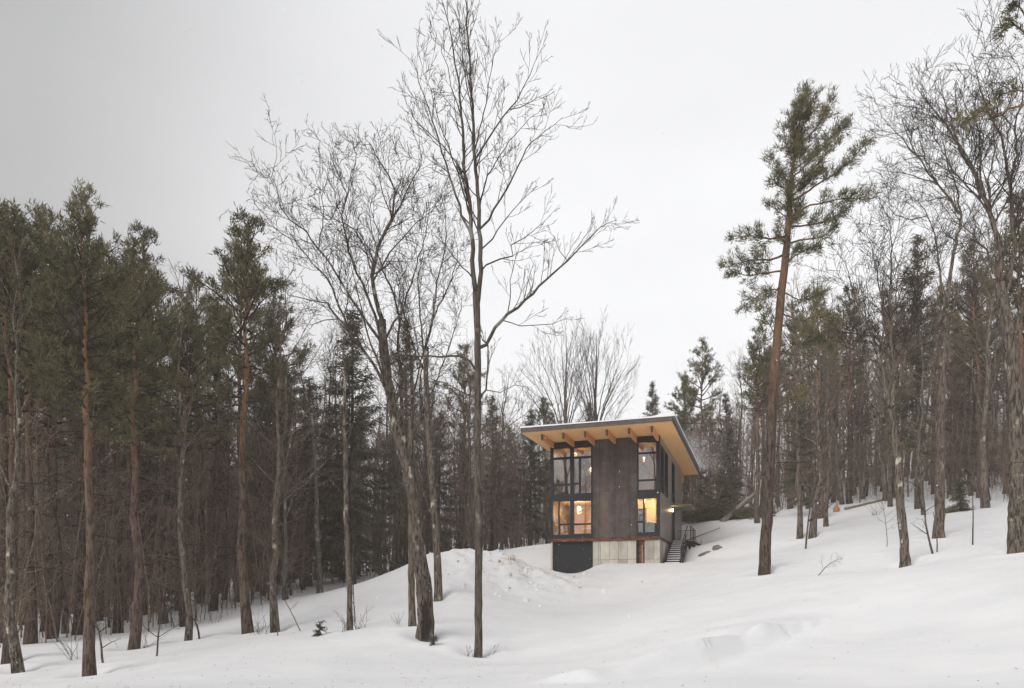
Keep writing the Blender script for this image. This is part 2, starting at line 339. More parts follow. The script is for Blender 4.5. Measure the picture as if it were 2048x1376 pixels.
def vnoise(x, y, s, seed):
    rg = np.random.RandomState(seed); G = rg.rand(256, 256)
    x = x/s + 1000; y = y/s + 1000; i = np.floor(x).astype(int); j = np.floor(y).astype(int); fx = x-i; fy = y-j
    fx = fx*fx*(3-2*fx); fy = fy*fy*(3-2*fy); g = lambda a, b: G[a % 256, b % 256]
    return (g(i,j)*(1-fx)+g(i+1,j)*fx)*(1-fy) + (g(i,j+1)*(1-fx)+g(i+1,j+1)*fx)*fy - 0.5
RID = np.array([at(1020,1372,13.8)[:2], at(1180,1362,14.3)[:2], at(1290,1330,15.6)[:2], at(1400,1305,16.8)[:2], at(1480,1275,18.2)[:2], at(1560,1250,19.4)[:2]])
def hz(x, y):
    x = np.atleast_1d(np.asarray(x, float)); y = np.atleast_1d(np.asarray(y, float))
    h = hbase(x, y)
    h = h + 0.16*vnoise(x+0.3*y, y*1.6, 5.5, 1) + 0.05*vnoise(x, y, 1.7, 2) + 0.022*vnoise(x, y, 0.6, 3) + 0.012*vnoise(x*.5+y*.3, y*1.8, 0.3, 13)
    # ploughed bank: lumps
    cx, cy = -0.8, 39.0
    mk = np.exp(-(((x-cx)/4.6)**2 + ((y-cy)/3.0)**2)**1.5)
    h = h + mk*(0.55*vnoise(x, y, 1.1, 4) + 0.36*np.maximum(vnoise(x, y, 0.55, 5), -.1) + 0.2*np.maximum(vnoise(x, y, 0.3, 6), -.05))
    # wind drift with a sharp lip in the foreground
    best = np.full(x.shape, 1e9); sgn = np.zeros(x.shape); tt = np.zeros(x.shape)
    for k in range(len(RID)-1):
        a, b_ = RID[k], RID[k+1]; d = b_-a; l2 = d@d
        t = np.clip(((x-a[0])*d[0] + (y-a[1])*d[1])/l2, 0, 1)
        dx = x-(a[0]+t*d[0]); dy = y-(a[1]+t*d[1]); dist = np.hypot(dx, dy); s = d[0]*dy - d[1]*dx
        u = dist < best; best = np.where(u, dist, best); sgn = np.where(u, s, sgn); tt = np.where(u, (k+t)/(len(RID)-1), tt)
    amp = 0.45*np.clip(tt*5, 0, 1)*(0.65+0.7*tt)*(0.75+1.1*vnoise(x, y, 1.1, 9))
    far = np.exp(-best/1.3); near = np.exp(-best/2.0)*np.clip(1-best/0.28, 0, 1)
    h = h + amp*np.where(sgn > 0, far, np.where(best < 0.28, far*(1-best/0.28) - 0.15*best/0.28, -0.15*np.exp(-(best-0.28)/1.2)))
    for wx, wy, wr in (WELLS if x.size > 1 or True else []):
        q = np.hypot(x-wx, y-wy) - wr
        h = h - .13*np.exp(-(np.maximum(q, 0)/.32)**2) + .05*np.exp(-((q-.75)/.35)**2)
    return h
WELLS = []
def gz(x, y): return float(hz([x], [y])[0])

def axis(segs):
    a = []
    for lo, hi, st in segs: a.append(np.arange(lo, hi, st))
    return np.concatenate(a + [[segs[-1][1]]])
for px_, d_, r_ in ((956,24,.15),(851,25,.28),(877,34,.2),(826,27,.14),(700,27.5,.12),(1811,30,.2),(2037,26,.31),(1877,36,.26),(1528,33,.29),(180,22,.2),(265,27,.2),(15,25,.2),(498,30,.22),(236,34,.2),(370,36,.2),(40,23.5,.15),(375,29,.17),(552,30,.15),(100,32,.2),(1599,43,.2),(1624,42,.2),(1652,47,.17)):
    WELLS.append(((px_-1024)/F*d_, d_, r_))
gx = axis([(-420,-120,20),(-120,-40,2.5),(-40,-16,0.45),(-16,22,0.16),(22,40,0.4),(40,130,2.5),(130,420,20)])
gy = axis([(-120,-10,8),(-10,9,1.0),(9,46,0.16),(46,66,0.45),(66,130,2.0),(130,420,14)])
GX, GY = np.meshgrid(gx, gy); HZ = hz(GX, GY)
far = np.clip((np.hypot(GX, GY)-150)/150, 0, 1); HZ = HZ*(1-far) + far*np.clip(HZ, 0, 24)
mb = MB(); mb.addv(np.stack([GX, GY, HZ], -1).reshape(-1, 3))
ny, nx = GX.shape; i = np.arange(ny-1)[:, None]*nx; j = np.arange(nx-1)[None]
mb.quads(np.stack([i+j, i+j+1, i+nx+j+1, i+nx+j], -1).reshape(-1, 4), 0, True)
g = tag(mb.build('snow_ground', M['ground']), kind='structure')
grit = np.exp(-(((GX-0.6)/3.0)**2 + ((GY-39.6)/2.0)**2)) + 0.35*np.exp(-(((GX+2.5)/2.2)**2 + ((GY-35.5)/3.0)**2)) + 0.3*np.exp(-(((GX-4.5)/5)**2+((GY-16)/2.2)**2))*0.3
at0 = g.data.attributes.new('grit', 'FLOAT', 'POINT'); at0.data.foreach_set('value', np.clip(grit, 0, 1).astype(np.float32).ravel())

# ------------------------------------------------------------------ the cabin
TH = R(-19.1); CS, SN = math.cos(TH), math.sin(TH)
CX, CY = 9.05, 43.5
W = 6.955; LEN = 13.1; ZT = 9.6; ZB = 3.21
def fu(px):                          # position along the front wall
    k = (px-1024)/F; s = (CX - k*CY)/(CS - k*SN); return -s   # local x (0 at right corner, -W at left)
def fzz(px, py):
    x = fu(px); return (HOR-py)/F*(CY + SN*x)
def sa(px):                          # position along the right side wall
    k = (px-1024)/F; return (CY*k - CX)/(-SN - CS*k)
def sz(px, py): return (HOR-py)/F*(CY + CS*sa(px))
cabin = empty('cabin', (CX, CY, 0), TH)
tag(cabin, 'two-storey steel and glass cabin with flat overhanging roof on a concrete base', 'house')
def lc(X, Y): return (1020+X/3.621, 800+Y/3.621)   # reading of an enlarged detail
def rect(X0, Y0, X1, Y1):
    (a, y0), (b_, y1) = lc(X0, Y0), lc(X1, Y1); c = (a+b_)/2
    return (fu(a), fu(b_), fzz(c, y1), fzz(c, y0))
UL = [rect(315,352,437,415), rect(315,430,437,607), rect(315,622,437,684),
      rect(462,345,588,408), rect(462,424,500,600), rect(512,421,588,674), rect(462,611,500,676)]
LL = [rect(313,735,351,978), rect(363,735,437,896), rect(363,907,437,976), rect(463,733,588,893), rect(463,905,588,968)]
UR = [rect(930,308,1058,378), rect(930,389,1060,574), rect(930,586,1060,650)]
LR = [rect(927,716,964,876), rect(927,889,964,960), rect(977,713,1060,957)]
def holey(mb, a0, a1, z0, z1, holes, t0, t1, m=0, side=False):
    us = sorted({a0, a1} | {h[0] for h in holes} | {h[1] for h in holes}); zs = sorted({z0, z1} | {h[2] for h in holes} | {h[3] for h in holes})
    us = [u for u in us if a0 <= u <= a1]; zs = [z for z in zs if z0 <= z <= z1]
    for u0, u1 in zip(us, us[1:]):
        run = None
        for k, (q0, q1) in enumerate(zip(zs, zs[1:])):
            c, d = (u0+u1)/2, (q0+q1)/2
            solid = not any(h[0] < c < h[1] and h[2] < d < h[3] for h in holes)
            if solid and run is None: run = q0
            if (not solid or k == len(zs)-2) and run is not None:
                e = q1 if solid else q0
                if side: mb.box(t0, t1, u0, u1, run, e, m)
                else: mb.box(u0, u1, t0, t1, run, e, m)
                run = None
uA = fu(1185.0); uB = fu(1274.5)                 # steel cladding between the two window bays
ZS = fzz(1140, 991.5)                            # line between storeys
ZF = 3.42
# every window bay is one black frame with its own panes
def bay(a0, a1, z0, z1, panes, lab=None):
    mb = MB(); holey(mb, a0, a1, z0, z1, panes, -0.06, 0.10)
    fr_ = mb.build('window', M['black'], cabin)
    for h in panes:
        mb = MB(); e = 0.012
        mb.box(h[0]+e, h[1]-e, 0.03, 0.042, h[2]+e, h[3]-e); mb.build('pane', M['glass'], fr_)
    return fr_
zwt = ZT - 0.02
bay(-W, uA, ZS+0.003, fzz(1140, 893), UL); bay(-W, uA, ZF, ZS-0.003, LL)
bay(uB, 0.0, ZS+0.003, fzz(1295, 882), UR); bay(uB, 0.0, ZF, ZS-0.003, LR)
for a0, a1, zz in ((-W, uA, fzz(1140, 893)), (uB, 0.0, fzz(1295, 882))):
    mb = MB(); mb.box(a0, a1, -0.055, 0.1, zz+0.003, zwt); mb.build('header_panel', M['black'], cabin)
# steel sheets between the bays
zj = fzz(1230, 983.8); um = [uA+0.006, fu(1199), fu(1230), fu(1259), uB-0.006]
for k in range(4):
    for (q0, q1) in ((ZF, zj-0.004), (zj+0.004, zwt)):
        mb = MB(); mb.box(um[k]+0.005, um[k+1]-0.005, -0.035-0.006*(k % 2), 0.08, q0, q1); mb.build('steel_sheet', M['steel'], cabin)
mb = MB(); mb.box(-W, 0.0, -0.075, 0.30, ZB, ZF-0.004); mb.box(-W, 0, -0.095, -0.075, ZB, ZB+0.018); mb.box(-W, 0, -0.095, -0.075, ZF-0.024, ZF-0.004)
mb.build('steel_beam', M['rust'], cabin)
mb = MB(); mb.box(-0.30, 0.003, 0.302, LEN, ZB-0.0, ZF-0.004); mb.build('steel_beam', M['rust'], cabin)
# side wall
SW = [(sa(1320.9), sa(1327.4), 6.2, 9.1), (sa(1328.9), sa(1335.4), 6.2, 9.1), (sa(1343.5), sa(1349), 6.3, 9.1)]
SD = (sa(1343.2), sa(1349.4), ZF+0.02, ZF+2.35)
mb = MB(); holey(mb, 0.12, LEN, ZF, zwt, SW+[SD], -0.12, 0.0, side=True); mb.build('side_wall', M['steel2'], cabin)
for h in SW:
    mb = MB(); t = 0.07; mid = h[2]+0.62
    holey(mb, h[0]+.004, h[1]-.004, h[2]+.004, h[3]-.004, [(h[0]+t, h[1]-t, h[2]+t, mid-0.03), (h[0]+t, (h[0]+h[1])/2-.03, mid+0.03, h[3]-t), ((h[0]+h[1])/2+.03, h[1]-t, mid+0.03, h[3]-t)], -0.09, 0.02, side=True)
    f_ = mb.build('window', M['black'], cabin)
    for a0, a1, z0, z1 in ((h[0]+t, h[1]-t, h[2]+t, mid-0.03), (h[0]+t, (h[0]+h[1])/2-.03, mid+0.03, h[3]-t), ((h[0]+h[1])/2+.03, h[1]-t, mid+0.03, h[3]-t)):
        mb = MB(); mb.box(-0.04, -0.03, a0+.004, a1-.004, z0+.004, z1-.004); mb.build('pane', M['glass'], f_)
mb = MB(); mb.box(-0.10, -0.03, SD[0]+.004, SD[1]-.004, SD[2], SD[3]-.004)
for q in (SD[0]+.02, SD[1]-.10, (SD[0]+SD[1])/2): mb.box(-0.03, 0.01, q, q+0.08, SD[2], SD[3]-.004)
d_ = mb.build('entrance_door', M['black'], cabin)
mb = MB(); mb.tube([(0.06, SD[0]+.25, SD[2]+.8), (0.06, SD[0]+.25, SD[2]+1.3)], 0.015, 6); mb.build('door_handle', M['rail'], d_)
mb = MB(); mb.box(-W, -W+0.12, 0.12, LEN, ZF, zwt); mb.build('side_wall', M['steel2'], cabin)
mb = MB(); mb.box(-W+.121, -.121, LEN-0.12, LEN, ZF, zwt); mb.build('rear_wall', M['steel2'], cabin)
# concrete base, cast in panels, each one a piece of its own
def cpan(a0, a1, z0, z1, y=0.0, dy=0.0, side=False):
    mb = MB(); e = 0.008
    if side: mb.box(-0.25, dy, a0+e, a1-e, z0+e, z1-e)
    else: mb.box(a0+e, a1-e, dy, 0.25, z0+e, z1-e)
    return mb.build('concrete_panel', M['conc'], cabin)
zc = fzz(1250, 1119); zlow = 0.2
edges = [1185.5, 1196.5, 1201, 1218.5, 1236.5, 1254.5, 1272.5]
rr = random.Random(3)
for p, q in zip(edges, edges[1:]):
    cpan(fu(p), fu(q), zc, ZB-0.002, dy=rr.uniform(0, .008)); cpan(fu(p), fu(q), zlow, zc, dy=rr.uniform(0, .008))
edges = [1289, 1308, 1319.8]
for p, q in zip(edges, edges[1:]):
    cpan(fu(p), fu(q), zc, ZB-0.002, dy=rr.uniform(0, .008)); cpan(fu(p), fu(q), zlow, zc, dy=rr.uniform(0, .008))
cpan(-W, fu(1105), zlow, ZB-0.002)
yy = 0.26
while yy < LEN-0.5:
    cpan(yy, yy+1.22, zc, ZB-0.002, dy=-rr.uniform(0, .008), side=True); cpan(yy, yy+1.22, zlow, zc, dy=-rr.uniform(0, .008), side=True); yy += 1.22
mb = MB(); mb.box(-W, -W+.25, .26, LEN, zlow, ZB-.002); mb.box(-W+.26, -.26, LEN-.25, LEN, zlow, ZB-.002); mb.build('foundation_wall', M['conc'], cabin)
mb = MB(); mb.box(fu(1105)+.01, fu(1185)-.01, 0.14, 0.2, zlow, ZB-.003); gd = mb.build('garage_door', M['door'], cabin)
zz = zlow+0.45
mb = MB(); mb.box(fu(1274)+.0, fu(1276.2), 0.05, 0.30, zlow, ZB-.003); mb.build('door_post', M['black'], cabin)
mb = MB(); mb.box(fu(1276.4), fu(1288.6), 0.16, 0.2, zlow, ZB-.003); rd = mb.build('cellar_door', M['rust'], cabin)
mb = MB(); mb.box(fu(1282.6), fu(1285.6), 0.135, 0.16, zlow, ZB-.3); mb.build('door_batten', M['log'], rd)
mb = MB(); mb.box(fu(1285), fu(1286.4), 0.07, 0.158, zlow+2.45, zlow+2.57); mb.build('door_lamp', M['rail'], rd)
# roof
fx0, fx1, fy0, fy1 = -7.83, 1.10, -3.38, 15.8
mb = MB()
sheet_y = [fy0, -0.94, 1.5, 3.94, 6.38, 8.82, 11.26, 13.7, fy1]; sx = [fx0, -6.61, -4.17, -1.73, fx1]
roof = None
mb = MB(); mb.box(fx0+.03, fx1-.03, fy0+.03, fy1-.03, ZT+.02, ZT+.27); roof = mb.build('roof', M['fascia'], cabin)
for a0, a1 in zip(sx, sx[1:]):
    for b0, b1 in zip(sheet_y, sheet_y[1:]):
        mb = MB(); mb.box(a0+.004, a1-.004, b0+.004, b1-.004, ZT, ZT+.018); mb.build('soffit_board', M['osb'], roof)
mb = MB(); mb.box(fx0-.02, fx1+.02, fy0-.025, fy0-.001, ZT-.005, ZT+.29); mb.build('fascia_board', M['fascia'], roof)
mb = MB(); mb.box(fx1+.001, fx1+.025, fy0, fy1, ZT-.005, ZT+.29); mb.build('fascia_board', M['fascia'], roof)
mb = MB(); mb.box(fx0-.025, fx0-.001, fy0, fy1, ZT-.005, ZT+.29); mb.build('fascia_board', M['fascia'], roof)
mb = MB(); mb.box(fx0-.02, fx1+.02, fy1+.001, fy1+.025, ZT-.005, ZT+.29); mb.build('fascia_board', M['fascia'], roof)
# beams: end faces read at x = 225, 376, 533, 692, 854, 1018 in the enlargement, standing proud of the wall
def zplane(px, py, z):
    d = z*F/(HOR-py); X = (px-1024)/F*d - CX; Y = d - CY
    return X*CS + Y*SN, -X*SN + Y*CS
for X in (233, 386, 544, 702, 863, 1028):
    px = 1020+X/3.621; k = (px-1024)/F; yb = -2.55
    s = ((CX+(-SN)*yb) - k*(CY+CS*yb))/(CS - k*SN); ux = -s
    mb = MB(); mb.box(ux-.065, ux+.065, yb, 0.35 if True else 0, ZT-.36, ZT-.003)
    bm_ = mb.build('roof_beam', M['beam'], cabin)
    mb = MB(); mb.box(ux-.068, ux+.068, yb-.02, yb-.001, ZT-.363, ZT-.003); mb.build('beam_cap', M['beam_end'], bm_)
mb = MB(); mb.box(-0.19, -0.06, LEN+.001, fy1-.5, ZT-.7, ZT-.003); mb.build('roof_beam', M['beam'], cabin)
# canopy and wall lamp
mb = MB(); mb.box(0.002, 1.35, SD[0]-.5, SD[1]+.9, SD[3]+.16, SD[3]+.24); mb.bar((0.01, SD[1]+.5, SD[3]+.9), (1.2, SD[1]+.5, SD[3]+.24), .03, .03); mb.build('canopy', M['canopy'], cabin)
ly = SD[0]-0.30; lz = SD[3]-0.12
mb = MB(); mb.box(0.002, 0.05, ly-.05, ly+.05, lz-.12, lz+.1); wl = mb.build('wall_lamp', M['rail'], cabin)
mb = MB(); mb.tube([(0.10, ly, lz-.1), (0.10, ly, lz+.08)], [0.05, 0.05], 10); mb.build('bulb', M['bulb'], wl)
# interior
ZU = ZS+0.05
mb = MB(); mb.box(-W+.13, -.13, 0.12, LEN-.13, ZF, ZF+.03); mb.build('floor', M['floor'], cabin)
mb = MB(); mb.box(-W+.13, -.13, 0.35, LEN-.13, ZS-.14, ZS+.02); mb.build('upper_floor', M['inwood'], cabin)
mb = MB(); mb.box(-W+.13, -2.7, 4.6, 4.7, ZF+.04, ZS-.15); mb.box(-2.69, -2.6, 0.9, 4.7, ZF+.04, ZS-.15); mb.build('partition_wall', M['inwood'], cabin)
mb = MB(); mb.box(-2.58, -.13, 2.6, 2.7, ZF+.04, ZS-.15); mb.build('partition_wall', M['plaster'], cabin)
mb = MB(); mb.box(-W+.13, -.13, 6.0, 6.1, ZS+.03, ZT-.02); mb.build('partition_wall', M['inwood'], cabin)
mb = MB(); mb.box(-5.2, -5.1, 1.4, 6.0, ZS+.03, ZT-1.2); mb.build('partition_wall', M['inwood'], cabin)
mb = MB(); mb.box(-W+.13, -.13, .12, LEN-.13, ZT-.018, ZT-.002); mb.build('ceiling', M['osb'], cabin)
for x in (-5.9, -4.6, -3.1, -1.7, -0.5):
    mb = MB(); mb.box(x, x+.12, 0.36, 5.9, ZT-.36, ZT-.02); mb.build('ceiling_beam', M['beam'], cabin)
def lamp(x, y, z, r, e, ceil, name, lab):
    p = Vector((CX + x*CS - y*SN, CY + x*SN + y*CS, z))
    t = empty(name, p); tag(t, lab, 'lamp')
    bm = MB(); n = 8
    V = []; 
    for i_ in range(n+1):
        th = math.pi*i_/n; V.append((0, 0, r*math.cos(th)))
    bm.tube([(0, 0, r*math.cos(math.pi*i_/n)) for i_ in range(n+1)], [max(1e-3, r*math.sin(math.pi*i_/n)) for i_ in range(n+1)], 12)
    bm.build('globe', M['lamp'], t)
    bm = MB(); bm.tube([(0, 0, r), (0, 0, ceil-z)], 0.012, 5); bm.build('cord', M['rail'], t)
    ld = bpy.data.lights.new('lamp_light', 'POINT'); ld.energy = e; ld.color = (1, 0.56, 0.22); ld.shadow_soft_size = r*1.3
    lo = bpy.data.objects.new('lamp_light', ld); COL.objects.link(lo); lo.parent = t; lo.location = (0, -0.02, -r-.08)
def uz(px, py, y):   # local x and height of something seen y metres behind the front wall
    k = (px-1024)/F; s = ((CX+(-SN)*y) - k*(CY+CS*y))/(CS - k*SN); ux = -s
    return ux, (HOR-py)/F*(CY + SN*ux + CS*y)
x, z = uz(1158, 1016.5, 1.9); lamp(x, 1.9, z, 0.14, 170, ZS-.14, 'pendant_lamp', 'glowing white globe pendant behind the lower left window of the cabin')
x, z = uz(1151, 905.5, 2.2); lamp(x, 2.2, z, 0.07, 30, ZT-.02, 'pendant_lamp', 'small lit bulb high behind the upper left window beside the mullion')
x, z = uz(1182, 936, 3.4); lamp(x, 3.4, z, 0.06, 10, ZT-.02, 'pendant_lamp', 'small lit bulb at the right edge of the upper left window')
x, z = uz(1288, 916, 2.4); lamp(x, 2.4, z, 0.07, 16, ZT-.02, 'pendant_lamp', 'small lit bulb behind the tall upper right window of the cabin')
x, z = uz(1300, 985, 1.4); 
ld = bpy.data.lights.new('room_light', 'POINT'); ld.energy = 170; ld.color = (1, 0.55, 0.18); ld.shadow_soft_size = .12
lo = bpy.data.objects.new('room_light', ld); COL.objects.link(lo); lo.parent = cabin; lo.location = (-0.6, 1.2, ZS-.3)
ld = bpy.data.lights.new('porch_light', 'POINT'); ld.energy = 3.5; ld.color = (1, 0.62, 0.28); ld.shadow_soft_size = .05
lo = bpy.data.objects.new('porch_light', ld); COL.objects.link(lo); lo.parent = wl; lo.location = (0.2, ly, lz)
# armchair, bookcase, cabinets inside
def W3(x, y, z): return (CX + x*CS - y*SN, CY + x*SN + y*CS, z)
t = empty('armchair', W3(-0.75, 0.75, ZF+.03), TH); tag(t, 'teal upholstered armchair seen behind the lower right window', 'armchair')
bm = MB(); bm.box(-.36, .36, -.35, .35, .22, .42); bm.build('seat', M['teal'], t)
bm = MB()
ang = [R(a) for a in range(-20, 201, 20)]
for a0, a1 in zip(ang, ang[1:]):
    bm.bar((.42*math.cos(a0), -.40*math.sin(a0)+.05, .45+.13*math.sin((a0+a1)/2)), (.42*math.cos(a1), -.40*math.sin(a1)+.05, .45+.13*math.sin((a0+a1)/2)), .09, .62)
bm.build('backrest', M['teal'], t)
for sx_ in (-.3, .3):
    for sy_ in (-.28, .28): bm = MB(); bm.box(sx_-.02, sx_+.02, sy_-.02, sy_+.02, 0, .22); bm.build('leg', M['dark'], t)
t = empty('bookcase', W3(-1.5, 2.42, ZF+.03), TH); tag(t, 'tall dark bookcase filled with books inside the lower right room', 'bookcase')
bm = MB(); bm.box(-.3, -.27, -.14, .14, 0, 2.0); bm.box(.27, .3, -.14, .14, 0, 2.0); bm.box(-.27, .27, .12, .14, 0, 2.0); bm.build('case', M['dark'], t)
for k in range(7):
    bm = MB(); bm.box(-.269, .269, -.14, .119, k*.32, k*.32+.025); bm.build('shelf', M['dark'], t)
t = empty('kitchen_counter', W3(-4.3, 4.2, ZF+.03), TH); tag(t, 'wooden kitchen counter seen low behind the lower left windows', 'counter')
bm = MB(); bm.box(-1.5, 1.5, -.3, .3, 0, .88); bm.build('cabinet', M['floor'], t); bm = MB(); bm.box(-1.55, 1.55, -.33, .33, .881, .92); bm.build('worktop', M['plaster'], t)
# snow lying on the roof
rs = np.random.RandomState(2); xs = np.concatenate([[fx0-.07, fx0-.065, fx0-.03], np.linspace(fx0+.1, fx1-.1, 26), [fx1+.08, fx1+.16, fx1+.17]]); ys = np.concatenate([[fy0-.06, fy0-.055, fy0-.02], np.linspace(fy0+.1, fy1-.1, 50), [fy1+.05, fy1+.06]]); mb = MB()
RX, RY = np.meshgrid(xs, ys); ed = np.minimum(np.minimum(RX-xs[0], xs[-1]-RX), np.minimum(RY-ys[0], ys[-1]-RY))
HH = ZT+.27+np.clip(ed/.05, 0, 1)**.5*(.10+.06*vnoise(RX, RY, 1.3, 31)+.03*vnoise(RX, RY, .5, 32)+.24*np.clip((RX-fx1+1.2)/1.2, 0, 1))
mb.addv(np.stack([RX, RY, HH], -1).reshape(-1, 3)); ny_, nx_ = RX.shape; i = np.arange(ny_-1)[:, None]*nx_; j = np.arange(nx_-1)[None]
mb.quads(np.stack([i+j, i+j+1, i+nx_+j+1, i+nx_+j], -1).reshape(-1, 4), 0, True)
o = mb.build('roof_snow', M['snow']); o.location = (CX, CY, 0); o.rotation_euler = (0, 0, TH); tag(o, 'thin layer of windblown snow lying on the cabin roof', 'snow', kind='stuff')

# outside staircase with landing and railing
st = empty('staircase', W3(0.15, 0.6, gz(*W3(0.6, 0.6, 0)[:2])), TH); tag(st, 'open steel staircase with snow-dusted treads climbing to the cabin entrance landing', 'staircase')
sb = st.location.z; zf = 1.68 - sb; zt = ZF+0.03 - sb; ns = 11; run = 4.3; wd = 1.05
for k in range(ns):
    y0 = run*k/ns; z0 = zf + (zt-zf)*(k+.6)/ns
    mb = MB(); mb.box(.03, wd-.03, y0, y0+.30, z0-.045, z0); tr_ = mb.build('tread', M['tread'], st)
    mb = MB(); mb.box(.03, wd-.03, y0+.30, y0+.312, z0-.05, z0+.13); mb.build('tread_gap_shade', M['rail'], st)  # dark sheet added behind the open tread, standing for shade in the gap
    mb = MB(); mb.box(.05+.1*rr.random(), wd-.06-.2*rr.random(), y0+.01, y0+.24, z0+.001, z0+.055); mb.build('tread_snow', M['snow'], tr_)
for x_ in (0.0, wd):
    mb = MB(); mb.bar((x_, -.15, zf-.35), (x_, run+.1, zt-.08), .05, .24, up=(0, 0, 1)); mb.build('stringer', M['rail'], st)
mb = MB(); mb.box(0, 1.25, run+.1, run+4.0, zt-.16, zt-.01); mb.build('landing', M['tread'], st)
def rails(x_, a, b_, z0, z1, n):
    mb = MB(); mb.bar((x_, a, z0+1.0), (x_, b_, z1+1.0), .045, .045); mb.build('handrail', M['rail'], st)
    mb = MB()
    for k in range(1, 8):
        mb.bar((x_, a, z0+k*.125), (x_, b_, z1+k*.125), .012, .012)
    mb.build('mesh_infill', M['rail'], st)
    for k in range(n):
        t_ = k/(n-1); y_ = a+(b_-a)*t_; z_ = z0+(z1-z0)*t_; mb = MB(); mb.box(x_-.025, x_+.025, y_-.025, y_+.025, z_-.05, z_+1.0); mb.build('post', M['rail'], st)
mb = MB(); mb.bar((wd-.02, .1, zf+1.0), (wd-.02, run+.1, zt+1.0), .05, .05); mb.build('handrail', M['rail'], st)
mb = MB(); mb.bar((wd-.02, .1, zf+.55), (wd-.02, run+.1, zt+.55), .035, .035); mb.build('handrail', M['rail'], st)
for y_ in (.12, 1.6, 3.0): mb = MB(); zq = zf+(zt-zf)*y_/run; mb.box(wd-.045, wd+.005, y_-.025, y_+.025, zq-.1, zq+1.0); mb.build('post', M['rail'], st)
rails(1.22, run+.15, run+3.95, zt, zt, 4)
mb = MB(); mb.bar((.02, run+3.95, zt+1.0), (1.2, run+3.95, zt+1.0), .045, .045); mb.build('handrail', M['rail'], st)
mb = MB()
for k in range(1, 8): mb.bar((.02, run+3.95, zt+k*.125), (1.2, run+3.95, zt+k*.125), .012, .012)
for k in range(10): mb.bar((.06+k*.12, run+3.95, zt), (.06+k*.12, run+3.95, zt+1.0), .012, .012)
mb.build('mesh_infill', M['rail'], st)
for y_ in (run+.3, run+3.9): mb = MB(); mb.box(1.1, 1.22, y_-.06, y_+.06, -1.2, zt-.16); mb.build('leg', M['rail'], st)
mb = MB(); mb.bar((1.3, run+.6, zt-.05), (2.15, run+.9, zt-.45), .5, .08); mb.build('ramp_board', M['tread'], st)

# ------------------------------------------------------------------ trees
def norm(v): return v/(np.linalg.norm(v)+1e-9)
def perp(rng, d):
    u = norm(np.cross(d, rng.normal(0, 1, 3))); return u
def poly(rng, p, d, L_, n, wander, up):
    pts = [p]; st_ = L_/n
    for _ in range(n):
        d = d + rng.normal(0, wander, 3); d[2] += up; d = norm(d); p = p + d*st_; pts.append(p)
    return np.array(pts)
def spawn(rng, S, pts, r0, r1, level, prm):
    """grow side branches along a limb; S = dict of collected tubes and twig segments"""
    seg = np.linalg.norm(np.diff(pts, axis=0), axis=1); cum = np.concatenate([[0], np.cumsum(seg)]); Lp = cum[-1]
    cnt = max(2, int(Lp*prm['dens'][level] + rng.rand()))
    for q in range(cnt):
        t = prm['t0'][level] + (1-prm['t0'][level])*(q+rng.rand())/cnt
        s = t*Lp; k = min(np.searchsorted(cum, s)-1, len(seg)-1); k = max(k, 0)
        f_ = (s-cum[k])/seg[k]; p = pts[k]*(1-f_)+pts[k+1]*f_; d = norm(pts[k+1]-pts[k])
        a = R(rng.uniform(*prm['ang'])); u = perp(rng, d); nd = norm(d*math.cos(a)+u*math.sin(a))
        cl_ = Lp*rng.uniform(*prm['ratio'])*(1.12-.6*t); cl_ = min(cl_, prm['maxl'][level])
        rr_ = max((r0+(r1-r0)*t)*rng.uniform(.4, .62), prm['rmin'])
        n = prm['n'][level]; pp = poly(rng, p, nd, cl_, n, prm['wander'], prm['up'])
        re = max(rr_*.35, prm['rmin']*.7); rad = np.linspace(rr_, re, n+1)
        S['P0'].append(pp[:-1]); S['P1'].append(pp[1:]); S['R0'].append(rad[:-1]); S['R1'].append(rad[1:])
        if level+1 < prm['levels']: spawn(rng, S, pp, rr_, re, level+1, prm)
def newS(): return dict(P0=[], P1=[], R0=[], R1=[])
def flush(mb, S, m=0, k=3):
    if S['P0']: mb.segs(np.concatenate(S['P0']), np.concatenate(S['P1']), np.concatenate(S['R0']), np.concatenate(S['R1']), k, m)
PRM = dict(dens=[1.5, 2.3, 3.6, 4.5], t0=[.22, .15, .1], ang=(28, 58), ratio=(.35, .6), maxl=[4.0, 1.7, .7], n=[5, 4, 3], wander=.16, up=.07, levels=3, rmin=.008)
def smooth(pts, n):
    pts = np.asarray(pts, float); t = np.arange(len(pts)); q = np.linspace(0, len(pts)-1, n)
    return np.stack([np.interp(q, t, pts[:, c]) for c in range(3)], 1)
def densify(rng, pts, step, w):
    pts = np.asarray(pts, float); out = [pts[0]]
    for a, b_ in zip(pts, pts[1:]):
        n = max(1, int(np.linalg.norm(b_-a)/step))
        for k in range(1, n+1):
            p = a+(b_-a)*k/n
            if k < n: p = p + rng.normal(0, w, 3)
            out.append(p)
    return np.array(out)
